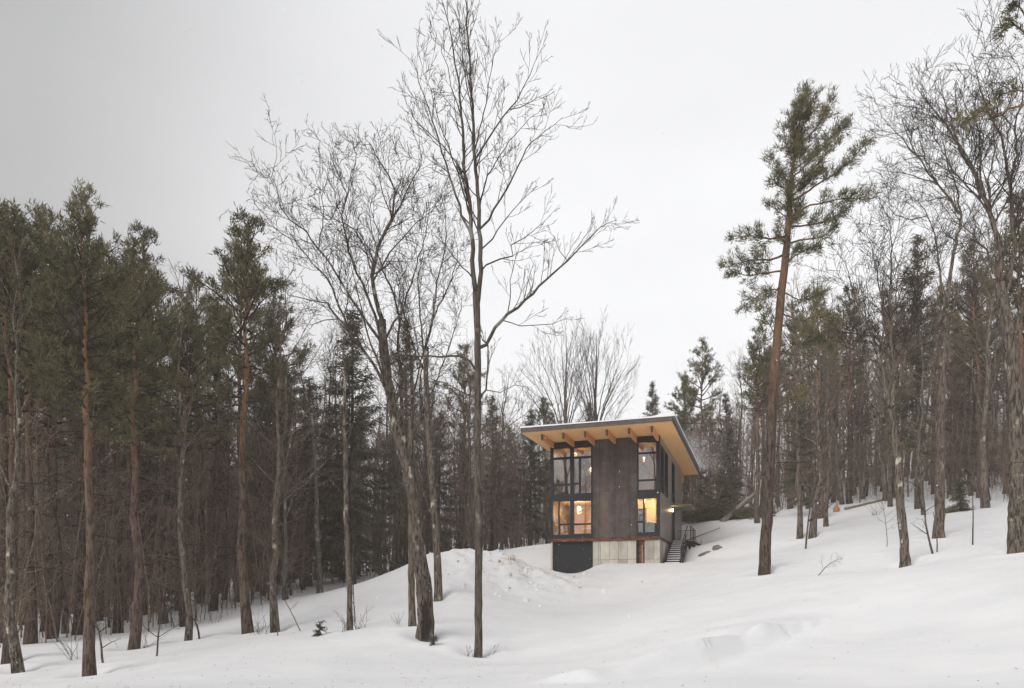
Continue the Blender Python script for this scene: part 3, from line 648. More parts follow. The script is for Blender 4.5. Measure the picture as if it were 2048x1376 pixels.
def bare_mesh(seed, H, r, fork=.45, nl=14, spread=.55, prm=PRM, sides=8, lean=(0, 0), step=.6, ndead=7):
    """forest-grown maple: trunk and crown meshes"""
    rng = np.random.RandomState(seed); T = MB(); Cc = MB(); S = newS()
    top = np.array([lean[0]*H, lean[1]*H, H]); n = 14; ts = np.linspace(0, 1, n)
    tr_ = ts[:, None]*top; tr_[1:, :2] += np.cumsum(rng.normal(0, H*.006, (n-1, 2)), 0); tr_[0, 2] = -.4
    rad = r*(1-ts*.93)*(1+.35*np.exp(-ts*30)); rad = np.maximum(rad, .012)
    T.tube(tr_, rad, sides, 0, .06, rng)
    spawn(rng, S, tr_[int(n*.75):], rad[int(n*.75)], .012, 0, prm)
    for k in range(nl):
        t = fork + (.95-fork)*(k+rng.rand())/nl; p = np.array([np.interp(t, ts, tr_[:, c]) for c in range(3)])
        az = k*2.4+rng.uniform(-.6, .6); a = R(rng.uniform(25, 55)) if t < .8 else R(rng.uniform(15, 35))
        d = np.array([math.cos(az)*math.sin(a), math.sin(az)*math.sin(a), math.cos(a)]); Ll = H*spread*rng.uniform(.45, .85)*(1.15-.85*t)
        pp = poly(rng, p, d, Ll, 7, .10, .05); rl = max(np.interp(t, ts, rad)*rng.uniform(.35, .6), .014)
        rl_ = np.linspace(rl, .01, 8); T.tube(pp, rl_, 5, 0); spawn(rng, S, pp, rl, .01, 0, prm)
    for k in range(ndead):          # a few dead side twigs low down
        t = rng.uniform(.12, fork); p = np.array([np.interp(t, ts, tr_[:, c]) for c in range(3)]); az = rng.uniform(0, 6.28)
        pp = poly(rng, p, np.array([math.cos(az), math.sin(az), .4]), rng.uniform(.8, 2.6), 4, .15, .03)
        S['P0'].append(pp[:-1]); S['P1'].append(pp[1:]); S['R0'].append(np.linspace(.018, .01, 4)); S['R1'].append(np.linspace(.015, .006, 4)); spawn(rng, S, pp, .015, .007, 1, prm)
    flush(Cc, S); return T, Cc
def tufts(mb, rng, P, D, n, ln, wd_, m=0, spread=1.0, up=.25):
    P = np.repeat(np.asarray(P), n, 0); D = np.repeat(np.asarray(D), n, 0)
    d = D*.8 + rng.normal(0, spread*.6, P.shape); d[:, 2] += up; d /= np.linalg.norm(d, axis=1)[:, None]+1e-9
    l_ = ln*rng.uniform(.6, 1.2, len(P))[:, None]; u = np.cross(d, rng.normal(0, 1, P.shape)); u /= np.linalg.norm(u, axis=1)[:, None]+1e-9
    u *= wd_*rng.uniform(.7, 1.3, len(P))[:, None]; o_ = P + rng.normal(0, ln*.28, P.shape)
    mb.tris(np.stack([o_-u, o_+u, o_+d*l_], 1), m)
def pine_mesh(seed, H, r, cs=.5, cw=2.6, nl=46, tn=11, dens=1.0, lean=(0, 0), wind=0.0, dead=16, tl=.24, tw=.021, sides=9, prof=None):
    rng = np.random.RandomState(seed); T = MB(); Cc = MB(); S = newS(); n = 16; ts = np.linspace(0, 1, n)
    top = np.array([lean[0]*H, lean[1]*H, H]); tr_ = ts[:, None]*top; tr_[1:, :2] += np.cumsum(rng.normal(0, H*.0045, (n-1, 2)), 0); tr_[0, 2] = -.4
    rad = np.maximum(r*(1-ts*.92)*(1+.3*np.exp(-ts*30)), .02); T.tube(tr_, rad, sides, 0, .05, rng)
    TP, TD = [], []
    for k in range(nl):
        c = ((k+rng.rand())/nl)**.9; t = cs+(1-cs)*c; p = np.array([np.interp(t, ts, tr_[:, q]) for q in range(3)])
        az = k*2.4+rng.uniform(-.7, .7)
        pr = prof(c) if prof else (.55+.9*c if c < .35 else (1.0-.85*((c-.35)/.65)**1.1))*1.0
        Ll = cw*pr*rng.uniform(.55, 1.15)+.25; el = R(rng.uniform(0, 22) if c < .4 else rng.uniform(15, 50) + 15*c)
        d = np.array([math.cos(az)*math.cos(el), math.sin(az)*math.cos(el), math.sin(el)]); d[0] += wind
        pp = poly(rng, p, norm(d), Ll, 6, .13, .06); rl = min(.022+.016*Ll, np.interp(t, ts, rad)*.8)
        T.tube(pp, np.linspace(rl, .01, 7), 5, 1)
        ns_ = max(3, int(Ll*3.4*dens))
        for q in range(ns_):
            f_ = .3+.7*(q+rng.rand())/ns_; i_ = min(int(f_*6), 5); g_ = f_*6-i_; b0 = pp[i_]*(1-g_)+pp[i_+1]*g_
            bd = norm(pp[i_+1]-pp[i_]); a = R(rng.uniform(25, 60)); bd = norm(bd*math.cos(a)+perp(rng, bd)*math.sin(a)+np.array([wind*.5, 0, .25]))
            sl = Ll*rng.uniform(.18, .36)*(1.25-.6*f_)+.15; bp = poly(rng, b0, bd, sl, 3, .15, .06)
            S['P0'].append(bp[:-1]); S['P1'].append(bp[1:]); S['R0'].append(np.array([.011, .009, .007])); S['R1'].append(np.array([.009, .007, .005]))
            nt_ = max(2, int(sl*7*dens))
            for w_ in range(nt_):
                h_ = .35+.65*(w_+rng.rand())/nt_; i2 = min(int(h_*3), 2); g2 = h_*3-i2
                TP.append(bp[i2]*(1-g2)+bp[i2+1]*g2+rng.normal(0, .06, 3)); TD.append(norm(bp[i2+1]-bp[i2]))
        TP.append(pp[-1]); TD.append(norm(pp[-1]-pp[-2]))
    for k in range(dead):
        t = rng.uniform(.18, cs+.08); p = np.array([np.interp(t, ts, tr_[:, q]) for q in range(3)]); az = rng.uniform(0, 6.28)
        pp = poly(rng, p, norm(np.array([math.cos(az), math.sin(az), rng.uniform(-.2, .25)])), rng.uniform(.5, 2.4), 4, .14, 0)
        S['P0'].append(pp[:-1]); S['P1'].append(pp[1:]); S['R0'].append(np.linspace(.02, .01, 4)); S['R1'].append(np.linspace(.017, .006, 4)); spawn(rng, S, pp, .016, .007, 1, dict(PRM, levels=3, rmin=.006))
    flush(T, S, 1); tufts(Cc, rng, TP, TD, tn, tl, tw)
    return T, Cc
def spruce_mesh(seed, H, r, base=.12, cw=2.6, step=.42, dens=1.0, gap=.12, tn=4, sides=8, tl=.30, tw=.030):
    rng = np.random.RandomState(seed); T = MB(); Cc = MB(); S = newS()
    T.tube([(0, 0, -.4), (0, 0, H*.33), (0, 0, H*.66), (0, 0, H)], [r*1.1, r*.75, r*.4, .015], sides, 0, .04, rng)
    z = H*base; TP, TD = [], []
    while z < H*.99:
        c = (z/H-base)/(1-base); nb = rng.randint(3, 6)
        for k in range(nb):
            if rng.rand() < gap: continue
            az = rng.uniform(0, 6.28); Ll = cw*(1-c)**.85*rng.uniform(.45, 1.15)+.12; el = R(-22+50*c+rng.uniform(-8, 8))
            d = np.array([math.cos(az)*math.cos(el), math.sin(az)*math.cos(el), math.sin(el)]); pp = poly(rng, np.array([0, 0, z+rng.uniform(-.15, .15)]), d, Ll, 4, .06, .05)
            S['P0'].append(pp[:-1]); S['P1'].append(pp[1:]); S['R0'].append(np.linspace(.02, .008, 4)); S['R1'].append(np.linspace(.016, .005, 4))
            n = max(3, int(Ll*8.5*dens)); f_ = np.linspace(.12, 1, n); i_ = np.minimum((f_*4).astype(int), 3); g_ = (f_*4-i_)[:, None]
            P = pp[i_]*(1-g_)+pp[i_+1]*g_; dd = pp[i_+1]-pp[i_]; dd /= np.linalg.norm(dd, axis=1)[:, None]
            side = np.stack([-dd[:, 1], dd[:, 0], 0*dd[:, 0]], 1)
            for sg in (-1, 1):
                TP.append(P); TD.append(dd*.7+side*sg*.8*(1.2-f_[:, None])-np.array([0, 0, .25]))
        z += step*(1-.45*c)
    flush(T, S, 1); P = np.concatenate(TP); D = np.concatenate(TD)
    tufts(Cc, rng, P, D, tn, tl, tw, spread=.5, up=-.15)
    return T, Cc

def tree_proto(kind, T, Cc, tm, cm, crown='crown'):
    t = bpy.data.meshes.new; tr_ = T.mesh('trunk', tm); c = Cc.mesh(crown, cm); return (kind, tr_, c, crown)
def put(proto, x, y, s=1.0, rz=None, label=None, cat='tree', group=None, tilt=(0, 0), zoff=0.0, sxy=None):
    kind, tr_, c, crown = proto
    o = empty(kind, (x, y, gz(x, y)+zoff), random.uniform(0, 6.28) if rz is None else rz)
    o.rotation_euler[0], o.rotation_euler[1] = tilt
    o.scale = (s if sxy is None else sxy, s if sxy is None else sxy, s)
    link('trunk', tr_, o); link(crown, c, o); tag(o, label, cat, group); return o
def putpx(proto, px, d, s=1.0, **k): return put(proto, (px-1024)/F*d, d, s, **k)

# --- hand-shaped foreground trees: limbs surveyed one by one, fine branches grown on them
def hero(kind, d, trunk, rad, limbs, label, tm, cm, prm=PRM, seed=1, sides=14, zdep=.5, jit=.07):
    rng = np.random.RandomState(seed); base = at(*trunk[0], d); base[2] = gz(base[0], base[1])
    dz = base[2] - at(*trunk[0], d)[2]
    T = MB(); Cc = MB(); S = newS()
    P = np.array([at(a, b_, d) for a, b_ in trunk]) - base; P[:, 2] += dz*np.linspace(1, 0, len(P)); P[0, 2] = -.35
    P[:, 1] += np.cumsum(rng.normal(0, .05, len(P))); P[:, 1] -= P[0, 1]
    q = densify(rng, P, .35, .012); rr_ = np.interp(np.linspace(0, 1, len(q)), np.linspace(0, 1, len(rad)), rad)
    rr_[:3] *= np.array([1.25, 1.18, 1.07]); T.tube(q, rr_, sides, 0, jit, rng)
    allp = [q]
    for li in limbs:
        pts, r0, r1, yd = li[0], li[1], li[2], li[3]
        p = np.array([at(a, b_, d) for a, b_ in pts]) - base
        # start the limb on the nearest point of what is already built
        best = min((np.linalg.norm((a[:, [0, 2]]-p[0, [0, 2]]), axis=1).min(), k) for k, a in enumerate(allp)); a = allp[best[1]]
        k = np.linalg.norm(a[:, [0, 2]]-p[0, [0, 2]], axis=1).argmin(); s0 = a[k]
        ln = np.concatenate([[0], np.cumsum(np.linalg.norm(np.diff(p, axis=0), axis=1))])
        p[:, 1] = s0[1] + yd*ln*.8 + np.cumsum(rng.normal(0, .06, len(p)))*np.minimum(1, ln)
        f_ = (d + p[:, 1])/d                     # keep the surveyed bearing at the limb's true distance
        w_ = np.minimum(ln/ max(ln[-1], .1)*2, 1)
        p[:, 0] = (p[:, 0]+base[0])*f_ - base[0]; p[:, 2] = (p[:, 2]+base[2])*f_ - base[2]
        p[0] = s0
        q = densify(rng, p, .3, .03 if r0 < .06 else .02); rl = np.linspace(r0, r1, len(q)); T.tube(q, rl, 7 if r0 > .03 else 5, 0, jit*.5, rng)
        allp.append(q); spawn(rng, S, q, r0*.8, r1, 0, prm)
    flush(Cc, S)
    o = empty(kind, base); T.build('trunk', tm, o); Cc.build('twigs', cm, o); tag(o, label, 'tree'); return o
TM, TW = [M['bark']], [M['twig']]
PH = dict(PRM, dens=[2.2, 3.4, 5.2], maxl=[1.35, .6, .27], rmin=.0068, up=.10, ang=(22, 48), ratio=(.32, .55), wander=.08)
hero('maple_tree', 24, [(956,1313),(957,1250),(957,1180),(958,1100),(957,1000),(955,900),(956,800),(955,700),(954,620),(952,590)],
 [.14,.13,.125,.13,.125,.12,.115,.11,.115], [
 ([(952,600),(948,560),(945,480),(941,420),(930,350),(925,250),(915,150),(902,70),(885,5)], .085, .012, .02),
 ([(954,610),(960,560),(961,500),(957,400),(950,320),(947,250),(943,170),(937,90),(930,-10),(933,-70)], .085, .014, -.02),
 ([(945,480),(922,430),(905,370),(892,325),(872,262),(848,190),(822,115)], .045, .008, -.15),
 ([(943,440),(925,380),(900,300),(880,250),(862,180),(850,150)], .03, .007, .25),
 ([(930,350),(905,315),(885,290),(855,262),(830,240),(812,205)], .025, .006, .1),
 ([(925,250),(908,190),(890,120),(872,60)], .022, .006, .2),
 ([(947,300),(940,200),(925,120),(918,40),(925,-20)], .025, .006, -.3),
 ([(957,470),(978,440),(1000,400),(1030,345),(1062,285),(1090,262),(1125,235)], .04, .007, .15),
 ([(950,330),(975,280),(1005,235),(1035,200),(1060,150),(1083,98)], .035, .006, -.2),
 ([(950,330),(958,260),(975,190),(985,130),(1000,80)], .028, .006, .25),
 ([(1005,235),(1040,215),(1075,195),(1098,185)], .018, .005, .2),
 ([(958,420),(975,350),(1000,310),(1030,270),(1060,235),(1085,215)], .028, .006, .4),
 ([(960,500),(985,478),(1010,440),(1035,410),(1060,385),(1075,372)], .028, .006, -.3),
 ([(961,540),(972,530),(1000,518),(1026,512),(1022,490),(1050,475),(1080,450),(1102,430)], .032, .006, .1),
 ([(948,560),(925,535),(905,510),(880,480),(862,460)], .028, .006, .25),
 ([(958,712),(972,690),(990,655),(1015,628),(1050,600),(1092,560),(1135,522),(1165,490),(1200,455),(1232,440)], .065, .008, .1),
 ([(1012,655),(1040,652),(1075,650),(1105,648),(1142,634)], .02, .006, -.2),
 ([(1015,628),(1020,600),(1020,560),(1030,520),(1040,490)], .02, .006, .3),
 ([(1135,522),(1118,500),(1110,475),(1095,460)], .014, .005, .2),
 ([(957,800),(972,780),(976,730),(976,690),(965,680),(962,670)], .035, .018, -.2),
 ([(956,745),(940,722),(920,712),(880,714),(840,713),(800,710),(740,716),(705,718),(668,714)], .042, .008, -.12),
 ([(955,802),(930,787),(890,765),(850,750)], .025, .008, .25),
 ([(972,790),(1000,785),(1030,770),(1060,775)], .018, .006, -.2),
 ([(960,900),(985,880),(1020,850),(1050,830),(1075,800)], .022, .007, .3),
 ([(1062,1312)] and [(957,970),(970,955),(985,945)], .02, .008, -.2)],
 'tall slender leafless maple in the foreground left of the cabin, reaching past the top', [M['bark_smooth']], TW, PH, 11)
PO = dict(PRM, dens=[3.2, 4.2, 6.0], maxl=[1.4, .72, .34], rmin=.007, wander=.17, up=.09)
hero('maple_tree', 25, [(851,1273),(852,1240),(850,1200),(843,1130),(837,1060),(829,990),(818,935),(808,900),(796,860),(783,800),(774,740),(767,690),(764,640)],
 [.27,.27,.29,.24,.22,.22,.25,.20,.18,.165,.155,.15,.14], [
 ([(764,645),(752,600),(744,552),(755,495),(783,439),(790,382),(779,354),(750,307),(731,278)], .085, .008, .1),
 ([(782,795),(745,725),(703,672),(665,576),(651,552),(613,510),(590,481),(552,458),(524,439)], .06, .008, -.1),
 ([(712,685),(690,650),(656,606),(620,600),(576,590),(560,560)], .035, .006, .2),
 ([(767,700),(745,660),(717,618),(675,552),(651,514),(613,462),(580,440),(561,415),(543,354),(554,311)], .05, .007, -.2),
 ([(810,905),(803,840),(803,760),(796,690),(800,640),(788,590),(765,540),(745,470),(735,400)], .07, .008, .25),
 ([(800,870),(778,800),(762,740),(742,690),(728,640),(716,590),(700,520)], .06, .008, -.2),
 ([(765,680),(750,630),(736,595),(708,533),(689,462),(683,430),(694,387),(675,344),(656,292)], .055, .007, .15),
 ([(752,600),(745,545),(728,490),(708,458),(672,440),(642,425),(637,392),(618,368)], .035, .006, -.3),
 ([(765,477),(785,440),(802,410),(830,350),(842,330),(838,269)], .04, .007, -.1),
 ([(768,690),(800,630),(822,570),(834,530),(852,470),(858,420),(856,398)], .045, .007, .25),
 ([(752,560),(779,505),(821,458),(859,425),(885,405)], .035, .006, .1),
 ([(783,439),(770,400),(760,360),(757,320),(748,285)], .025, .006, -.3),
 ([(790,382),(806,350),(800,320),(790,295)], .02, .006, .3),
 ([(684,642),(650,640),(622,650),(600,645)], .02, .006, -.2),
 ([(796,860),(770,850),(735,830),(720,800)], .03, .008, -.3),
 ([(820,935),(835,870),(842,800),(838,720),(830,660)], .05, .012, .3),
 ([(694,387),(705,350),(712,310),(706,285)], .02, .006, .2),
 ([(651,514),(640,470),(648,420),(640,380),(630,350)], .024, .006, .25)],
 'old leaning maple with a rotted hollow at its foot and a wide leafless crown', [M['bark_old']], TW, PO, 12, jit=.12)
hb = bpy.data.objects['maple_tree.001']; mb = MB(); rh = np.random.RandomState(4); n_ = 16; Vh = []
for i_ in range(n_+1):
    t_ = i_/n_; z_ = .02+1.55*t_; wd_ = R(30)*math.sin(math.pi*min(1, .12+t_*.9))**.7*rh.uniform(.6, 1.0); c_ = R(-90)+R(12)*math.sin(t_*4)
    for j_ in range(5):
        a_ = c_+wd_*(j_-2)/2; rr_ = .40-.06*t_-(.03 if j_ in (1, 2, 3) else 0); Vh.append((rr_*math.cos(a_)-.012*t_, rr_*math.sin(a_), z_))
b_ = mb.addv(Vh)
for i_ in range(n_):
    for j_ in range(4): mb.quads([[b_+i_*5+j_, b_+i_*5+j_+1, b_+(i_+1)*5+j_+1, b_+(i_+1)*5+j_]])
mb.build('hollow', M['shaded_rot'], hb)  # dark patch laid over the solid trunk, the cavity's shade put into its colour
hero('maple_tree', 34, [(877,1195),(875,1130),(872,1060),(866,990),(861,930),(857,870),(853,800),(850,740),(852,690)],
 [.20,.185,.175,.165,.16,.15,.14,.12,.11], [
 ([(852,740),(845,680),(840,620),(835,560),(848,500),(842,450)], .06, .008, .1),
 ([(852,700),(865,640),(872,580),(885,520),(893,470),(890,420),(882,385)], .07, .008, -.1),
 ([(865,640),(885,600),(905,555),(915,510),(908,460)], .04, .008, .2),
 ([(855,800),(880,740),(900,690),(915,640),(925,590)], .05, .008, .2),
 ([(850,740),(825,690),(810,640),(800,590),(795,550)], .045, .008, .2),
 ([(858,880),(885,850),(905,800),(920,750)], .03, .008, .1)],
 'lichen-spotted maple trunk standing on the shoulder of the snow bank', [M['bark_old']], TW, PO, 13)
hero('maple_tree', 27, [(826,1252),(823,1180),(822,1100),(822,1020),(820,960),(822,880),(826,800),(823,720)], [.14,.13,.12,.115,.11,.10,.08,.05], [
 ([(826,800),(838,740),(850,690),(855,640)], .04, .008, .2), ([(823,730),(815,660),(800,600),(795,560)], .04, .008, -.1)],
 'slim straight trunk standing just left of the hollow old maple', [M['bark']], TW, PO, 14)
hero('maple_tree', 27.5, [(700,1262),(699,1200),(697,1130),(693,1050),(692,950),(690,850),(692,760),(690,680)], [.115,.105,.10,.09,.085,.07,.05,.03], [
 ([(693,900),(705,850),(722,800),(735,760)], .03, .008, .2), ([(691,850),(675,790),(668,740),(655,690)], .03, .008, -.1), ([(692,760),(705,700),(700,640)], .025, .007, .2), ([(693,1020),(680,980),(660,960)], .016, .007, .2), ([(694,1000),(712,965),(730,950)], .016, .007, .2)],
 'thin lichen-flecked tree alone in the clearing snow right of the small spruce', [M['bark_old']], TW, PO, 15)
hero('maple_tree', 45, [(641,1187),(638,1130),(634,1050),(633,980),(630,900),(625,830)], [.19,.17,.15,.13,.11,.09], [
 ([(630,900),(642,860),(650,800),(652,740),(665,690)], .06, .01, .2), ([(628,860),(615,800),(600,740),(590,690)], .06, .01, -.1), ([(633,950),(610,900),(590,870)], .035, .01, .2), ([(634,960),(660,900),(680,870)], .035, .01, .2)],
 'pale forked maple behind the clearing with a dip at its foot', [M['birch']], TW, PO, 16)
PR2 = dict(PRM, dens=[2.9, 3.8, 5.2], maxl=[1.9, .95, .42], rmin=.0075, wander=.14)
hero('maple_tree', 30, [(1811,1133),(1806,1080),(1799,1010),(1796,950),(1795,900),(1790,850),(1785,816)], [.20,.175,.165,.155,.15,.145,.14], [
 ([(1785,816),(1767,747),(1749,682),(1730,640),(1716,609),(1700,560),(1690,520)], .075, .01, .1),
 ([(1787,820),(1791,754),(1782,682),(1780,609),(1783,540),(1782,480),(1775,420)], .085, .01, -.1),
 ([(1790,800),(1805,740),(1815,680),(1830,620),(1850,560),(1860,500)], .06, .01, .2),
 ([(1767,747),(1745,720),(1700,690),(1680,640)], .04, .009, -.3), ([(1782,682),(1765,620),(1755,560),(1745,500),(1730,460)], .04, .009, .2),
 ([(1791,754),(1820,700),(1840,640),(1845,600)], .04, .009, .3), ([(1794,880),(1770,850),(1740,840),(1715,838)], .03, .008, -.1)],
 'lichen-covered leaning maple alone on the open snow right of the red pine', [M['bark_old']], TW, PR2, 17, jit=.1)
hero('maple_tree', 26, [(2037,1102),(2038,1050),(2040,950),(2038,850),(2034,760),(2028,690),(2018,620),(2008,560)], [.31,.28,.26,.25,.24,.22,.20,.17], [
 ([(2010,570),(2003,500),(1985,440),(1971,401),(1945,340),(1920,292),(1891,245),(1847,194),(1830,165)], .11, .008, .1),
 ([(2018,600),(2030,500),(2024,420),(2021,372),(2012,320),(2003,271),(1974,220),(1956,158),(1945,108)], .10, .008, -.1),
 ([(1945,340),(1918,300),(1905,250),(1888,200),(1870,160)], .04, .007, .2), ([(1971,401),(1960,340),(1965,290),(1950,240),(1925,200)], .045, .007, -.2),
 ([(2021,372),(2035,310),(2030,250),(2045,200),(2040,140),(2020,110)], .05, .007, .2), ([(1891,245),(1870,235),(1845,235),(1820,220)], .02, .006, .1),
 ([(1985,440),(1960,400),(1950,350),(1952,300),(1958,250)], .04, .007, .3), ([(2030,500),(2060,430),(2075,350),(2080,250)], .06, .008, .1), ([(2028,690),(2050,600),(2070,520),(2090,440)], .09, .01, .1),
 ([(1923,420),(1905,340),(1880,290),(1860,250),(1850,215)], .035, .007, .4), ([(1945,340),(1955,290),(1935,240),(1930,200)], .03, .007, .5), ([(1985,440),(1975,360),(1990,300),(1985,240),(1995,180)], .04, .007, -.5), ([(2010,560),(1975,500),(1935,460),(1900,440),(1870,430)], .05, .007, .3),
 ([(1891,245),(1893,215),(1885,185),(1880,160)], .02, .006, .3)],
 'massive rough-barked maple at the far right edge with limbs arching over the slope', [M['bark_old']], TW, PR2, 18, jit=.11)
hero('maple_tree', 36, [(1877,1075),(1879,1010),(1879,940),(1878,860),(1880,780),(1884,700),(1890,620)], [.26,.24,.225,.21,.19,.17,.15], [
 ([(1890,620),(1905,520),(1923,430),(1876,369),(1836,314),(1793,267),(1760,229)], .10, .009, .05),
 ([(1923,430),(1915,380),(1895,330),(1885,280),(1892,240)], .05, .008, -.2), ([(1876,369),(1850,360),(1800,345),(1760,340),(1742,335)], .035, .007, .1),
 ([(1890,620),(1880,540),(1870,470),(1850,420),(1820,390),(1790,385)], .07, .008, .1), ([(1836,314),(1815,270),(1805,240),(1800,215)], .028, .007, .2),
 ([(1884,700),(1910,600),(1940,520),(1950,460),(1945,420)], .08, .009, .2), ([(1876,369),(1850,320),(1840,280),(1838,240)], .035, .007, -.2), ([(1850,420),(1825,440),(1790,430),(1765,400),(1740,380)], .03, .007, .2)],
 'tall grey maple with a flared foot beside two thin saplings at the right', [M['bark']], TW, PR2, 19)

# --- prototypes for the woods
pinem = lambda **k: dict(tm=[M['pbark'], M['twig']], cm=[M['needle']])
PN = [tree_proto('pine_tree', *pine_mesh(100+k, 16.5, .21, cs=c, cw=w_, nl=n_), [M['pbark'], M['twig']], [M['needle']]) for k, (c, w_, n_) in enumerate(((.54, 2.3, 46), (.48, 2.6, 50), (.60, 2.1, 40), (.56, 2.9, 50)))]
SP = [tree_proto('spruce_tree', *spruce_mesh(200+k, 15, .18, base=b_, cw=w_), [M['sbark'], M['twig']], [M['sneedle']]) for k, (b_, w_) in enumerate(((.14, 3.1), (.22, 2.5), (.10, 3.6)))]
PB = dict(PRM, dens=[1.3, 2.0, 2.6], maxl=[3.0, 1.5, .7], rmin=.008, levels=3, n=[4, 3, 2])
BR = [tree_proto('bare_tree', *bare_mesh(300+k, 17, r_, f_, nl_, sp_, PB, ndead=16), TM, TW, 'twigs') for k, (r_, f_, nl_, sp_) in enumerate(((.17, .36, 15, .5), (.14, .42, 14, .45), (.20, .3, 17, .6), (.12, .36, 14, .4), (.16, .26, 18, .45)))]
TWB = [M['brush']]
for p_ in BR: p_[2].materials.clear(); p_[2].materials.append(M['brush'])
PT = dict(PB, dens=[1.6, 2.4, 3.0], maxl=[1.6, .8, .4])
TH_ = [tree_proto('bare_tree', *bare_mesh(330+k, 10, .06, .2, 15, .42, PT, 5), TM, TWB, 'twigs') for k in range(3)]

# --- placed conifers with their own shapes
def hero_pine(d, trunk, rad, limbs, label, seed, fs_=1.0, tn=8, tl=.24, tw=.015):
    rng = np.random.RandomState(seed); base = at(*trunk[0], d); gzv = gz(base[0], base[1]); dz = gzv-base[2]; base[2] = gzv
    P = np.array([at(a, b_, d) for a, b_ in trunk]) - base; P[:, 2] += dz*np.linspace(1, 0, len(P)); P[0, 2] = -.35; P[:, 1] = 0
    T = MB(); Cc = MB(); S = newS(); q = densify(rng, P, .4, .012); rr_ = np.interp(np.linspace(0, 1, len(q)), np.linspace(0, 1, len(rad)), rad); T.tube(q, rr_, 12, 0, .06, rng)
    TP, TD = [], []; prev = []
    for pts, r0, yd, fs in limbs:
        p = np.array([at(a, b_, d) for a, b_ in pts]) - base; k = np.abs(q[:, 2]-p[0, 2]).argmin(); ln = np.concatenate([[0], np.cumsum(np.linalg.norm(np.diff(p, axis=0), axis=1))])
        p[:, 1] = yd*ln; f_ = (d+p[:, 1])/d; p[:, 0] = (p[:, 0]+base[0])*f_-base[0]; p[:, 2] = (p[:, 2]+base[2])*f_-base[2]; p[0] = q[k]
        c = densify(rng, p, .3, .03); T.tube(c, np.linspace(r0, .012, len(c)), 6); n = len(c); Ll = .3*n
        for i_ in range(int(n*fs), n):
            for _ in range(rng.randint(4, 7)):
                bd = norm(c[min(i_+1, n-1)]-c[max(i_-1, 0)]); a = R(rng.uniform(20, 70)); bd = norm(bd*math.cos(a)+perp(rng, bd)*math.sin(a)+np.array([.18, 0, .3]))
                sl = fs_*rng.uniform(.3, 1.0)*(1.1-.5*i_/n)*min(1, Ll/2.2+.3); bp = poly(rng, c[i_], bd, sl, 3, .15, .06)
                S['P0'].append(bp[:-1]); S['P1'].append(bp[1:]); S['R0'].append(np.array([.012, .010, .008])); S['R1'].append(np.array([.010, .008, .006]))
                for w_ in range(max(3, int(sl*9))):
                    h_ = rng.uniform(.2, 1); i2 = min(int(h_*3), 2); g2 = h_*3-i2; TP.append(bp[i2]*(1-g2)+bp[i2+1]*g2+rng.normal(0, .05, 3)); TD.append(norm(bp[3]-bp[0]))
    for k in range(16):
        i_ = rng.randint(int(len(q)*.2), int(len(q)*.62)); az = rng.uniform(0, 6.28); pp = poly(rng, q[i_], norm(np.array([math.cos(az), math.sin(az), rng.uniform(-.3, .2)])), rng.uniform(.3, 1.8), 4, .14, 0)
        S['P0'].append(pp[:-1]); S['P1'].append(pp[1:]); S['R0'].append(np.linspace(.02, .012, 4)); S['R1'].append(np.linspace(.018, .008, 4)); spawn(rng, S, pp, .016, .008, 1, PRM)
    flush(T, S, 1); tufts(Cc, rng, TP, TD, tn, tl, tw)
    o = empty('pine_tree', base); T.build('trunk', [M['pbark2'], M['twig']], o); Cc.build('crown', [M['needle']], o); tag(o, label, 'tree')
hl = [([(1552,715),(1585,690),(1625,680),(1660,690)], .035, .3, .45), ([(1548,790),(1520,770),(1505,740)], .02, -.4, .6), ([(1560,620),(1600,640),(1640,635),(1670,650)], .04, -.3, .4), ([(1545,820),(1580,800),(1610,790)], .025, .5, .6), ([(1566,575),(1535,580),(1505,600),(1490,610)], .035, .5, .45), ([(1577,470),(1540,478),(1500,470),(1468,478)], .05, -.1, .35), ([(1574,500),(1540,520),(1500,520),(1452,535)], .055, .1, .3), ([(1570,545),(1540,545),(1500,552),(1470,545)], .05, .3, .35), ([(1568,560),(1545,590),(1520,600)], .04, -.3, .5),
 ([(1555,690),(1540,650),(1518,622)], .03, .1, .55), ([(1578,440),(1560,425),(1542,412)], .03, .2, .3), ([(1580,390),(1565,350),(1545,320)], .035, .1, .25), ([(1586,330),(1572,290),(1568,262)], .03, -.2, .2), ([(1592,290),(1585,255),(1590,225)], .03, .3, .15), ([(1600,240),(1604,215),(1612,185)], .03, 0, .05),
 ([(1596,265),(1615,240),(1625,205)], .03, .2, .2), ([(1590,310),(1625,265),(1648,225),(1660,205)], .04, -.1, .35), ([(1584,360),(1630,310),(1665,270),(1693,250)], .045, .15, .3), ([(1582,375),(1620,345),(1650,310),(1670,290)], .04, -.35, .3),
 ([(1580,400),(1620,380),(1665,350),(1700,325),(1734,285)], .055, .1, .4), ([(1580,405),(1610,370),(1640,345)], .04, .5, .3), ([(1577,440),(1620,410),(1670,400),(1730,392)], .05, -.2, .45), ([(1576,460),(1615,450),(1655,440),(1690,420)], .05, .3, .35), ([(1572,490),(1600,480),(1640,475),(1670,455)], .045, -.4, .35),
 ([(1572,520),(1600,505),(1630,500)], .04, .4, .3), ([(1580,420),(1575,395),(1580,370)], .03, -.8, .1), ([(1584,350),(1600,330),(1605,300)], .03, -.7, .1), ([(1588,320),(1590,290),(1600,270)], .03, .8, .1), ([(1576,450),(1590,440),(1600,415)], .03, .9, .1), ([(1574,490),(1565,480),(1560,465)], .03, -.9, .1), ([(1572,530),(1580,520),(1590,500)], .03, -.9, .1), ([(1600,260),(1590,240),(1602,205)], .02, -.5, .05), ([(1565,580),(1600,600),(1640,590)], .035, .2, .5), ([(1582,380),(1556,372),(1548,360)], .03, -.4, .2)]
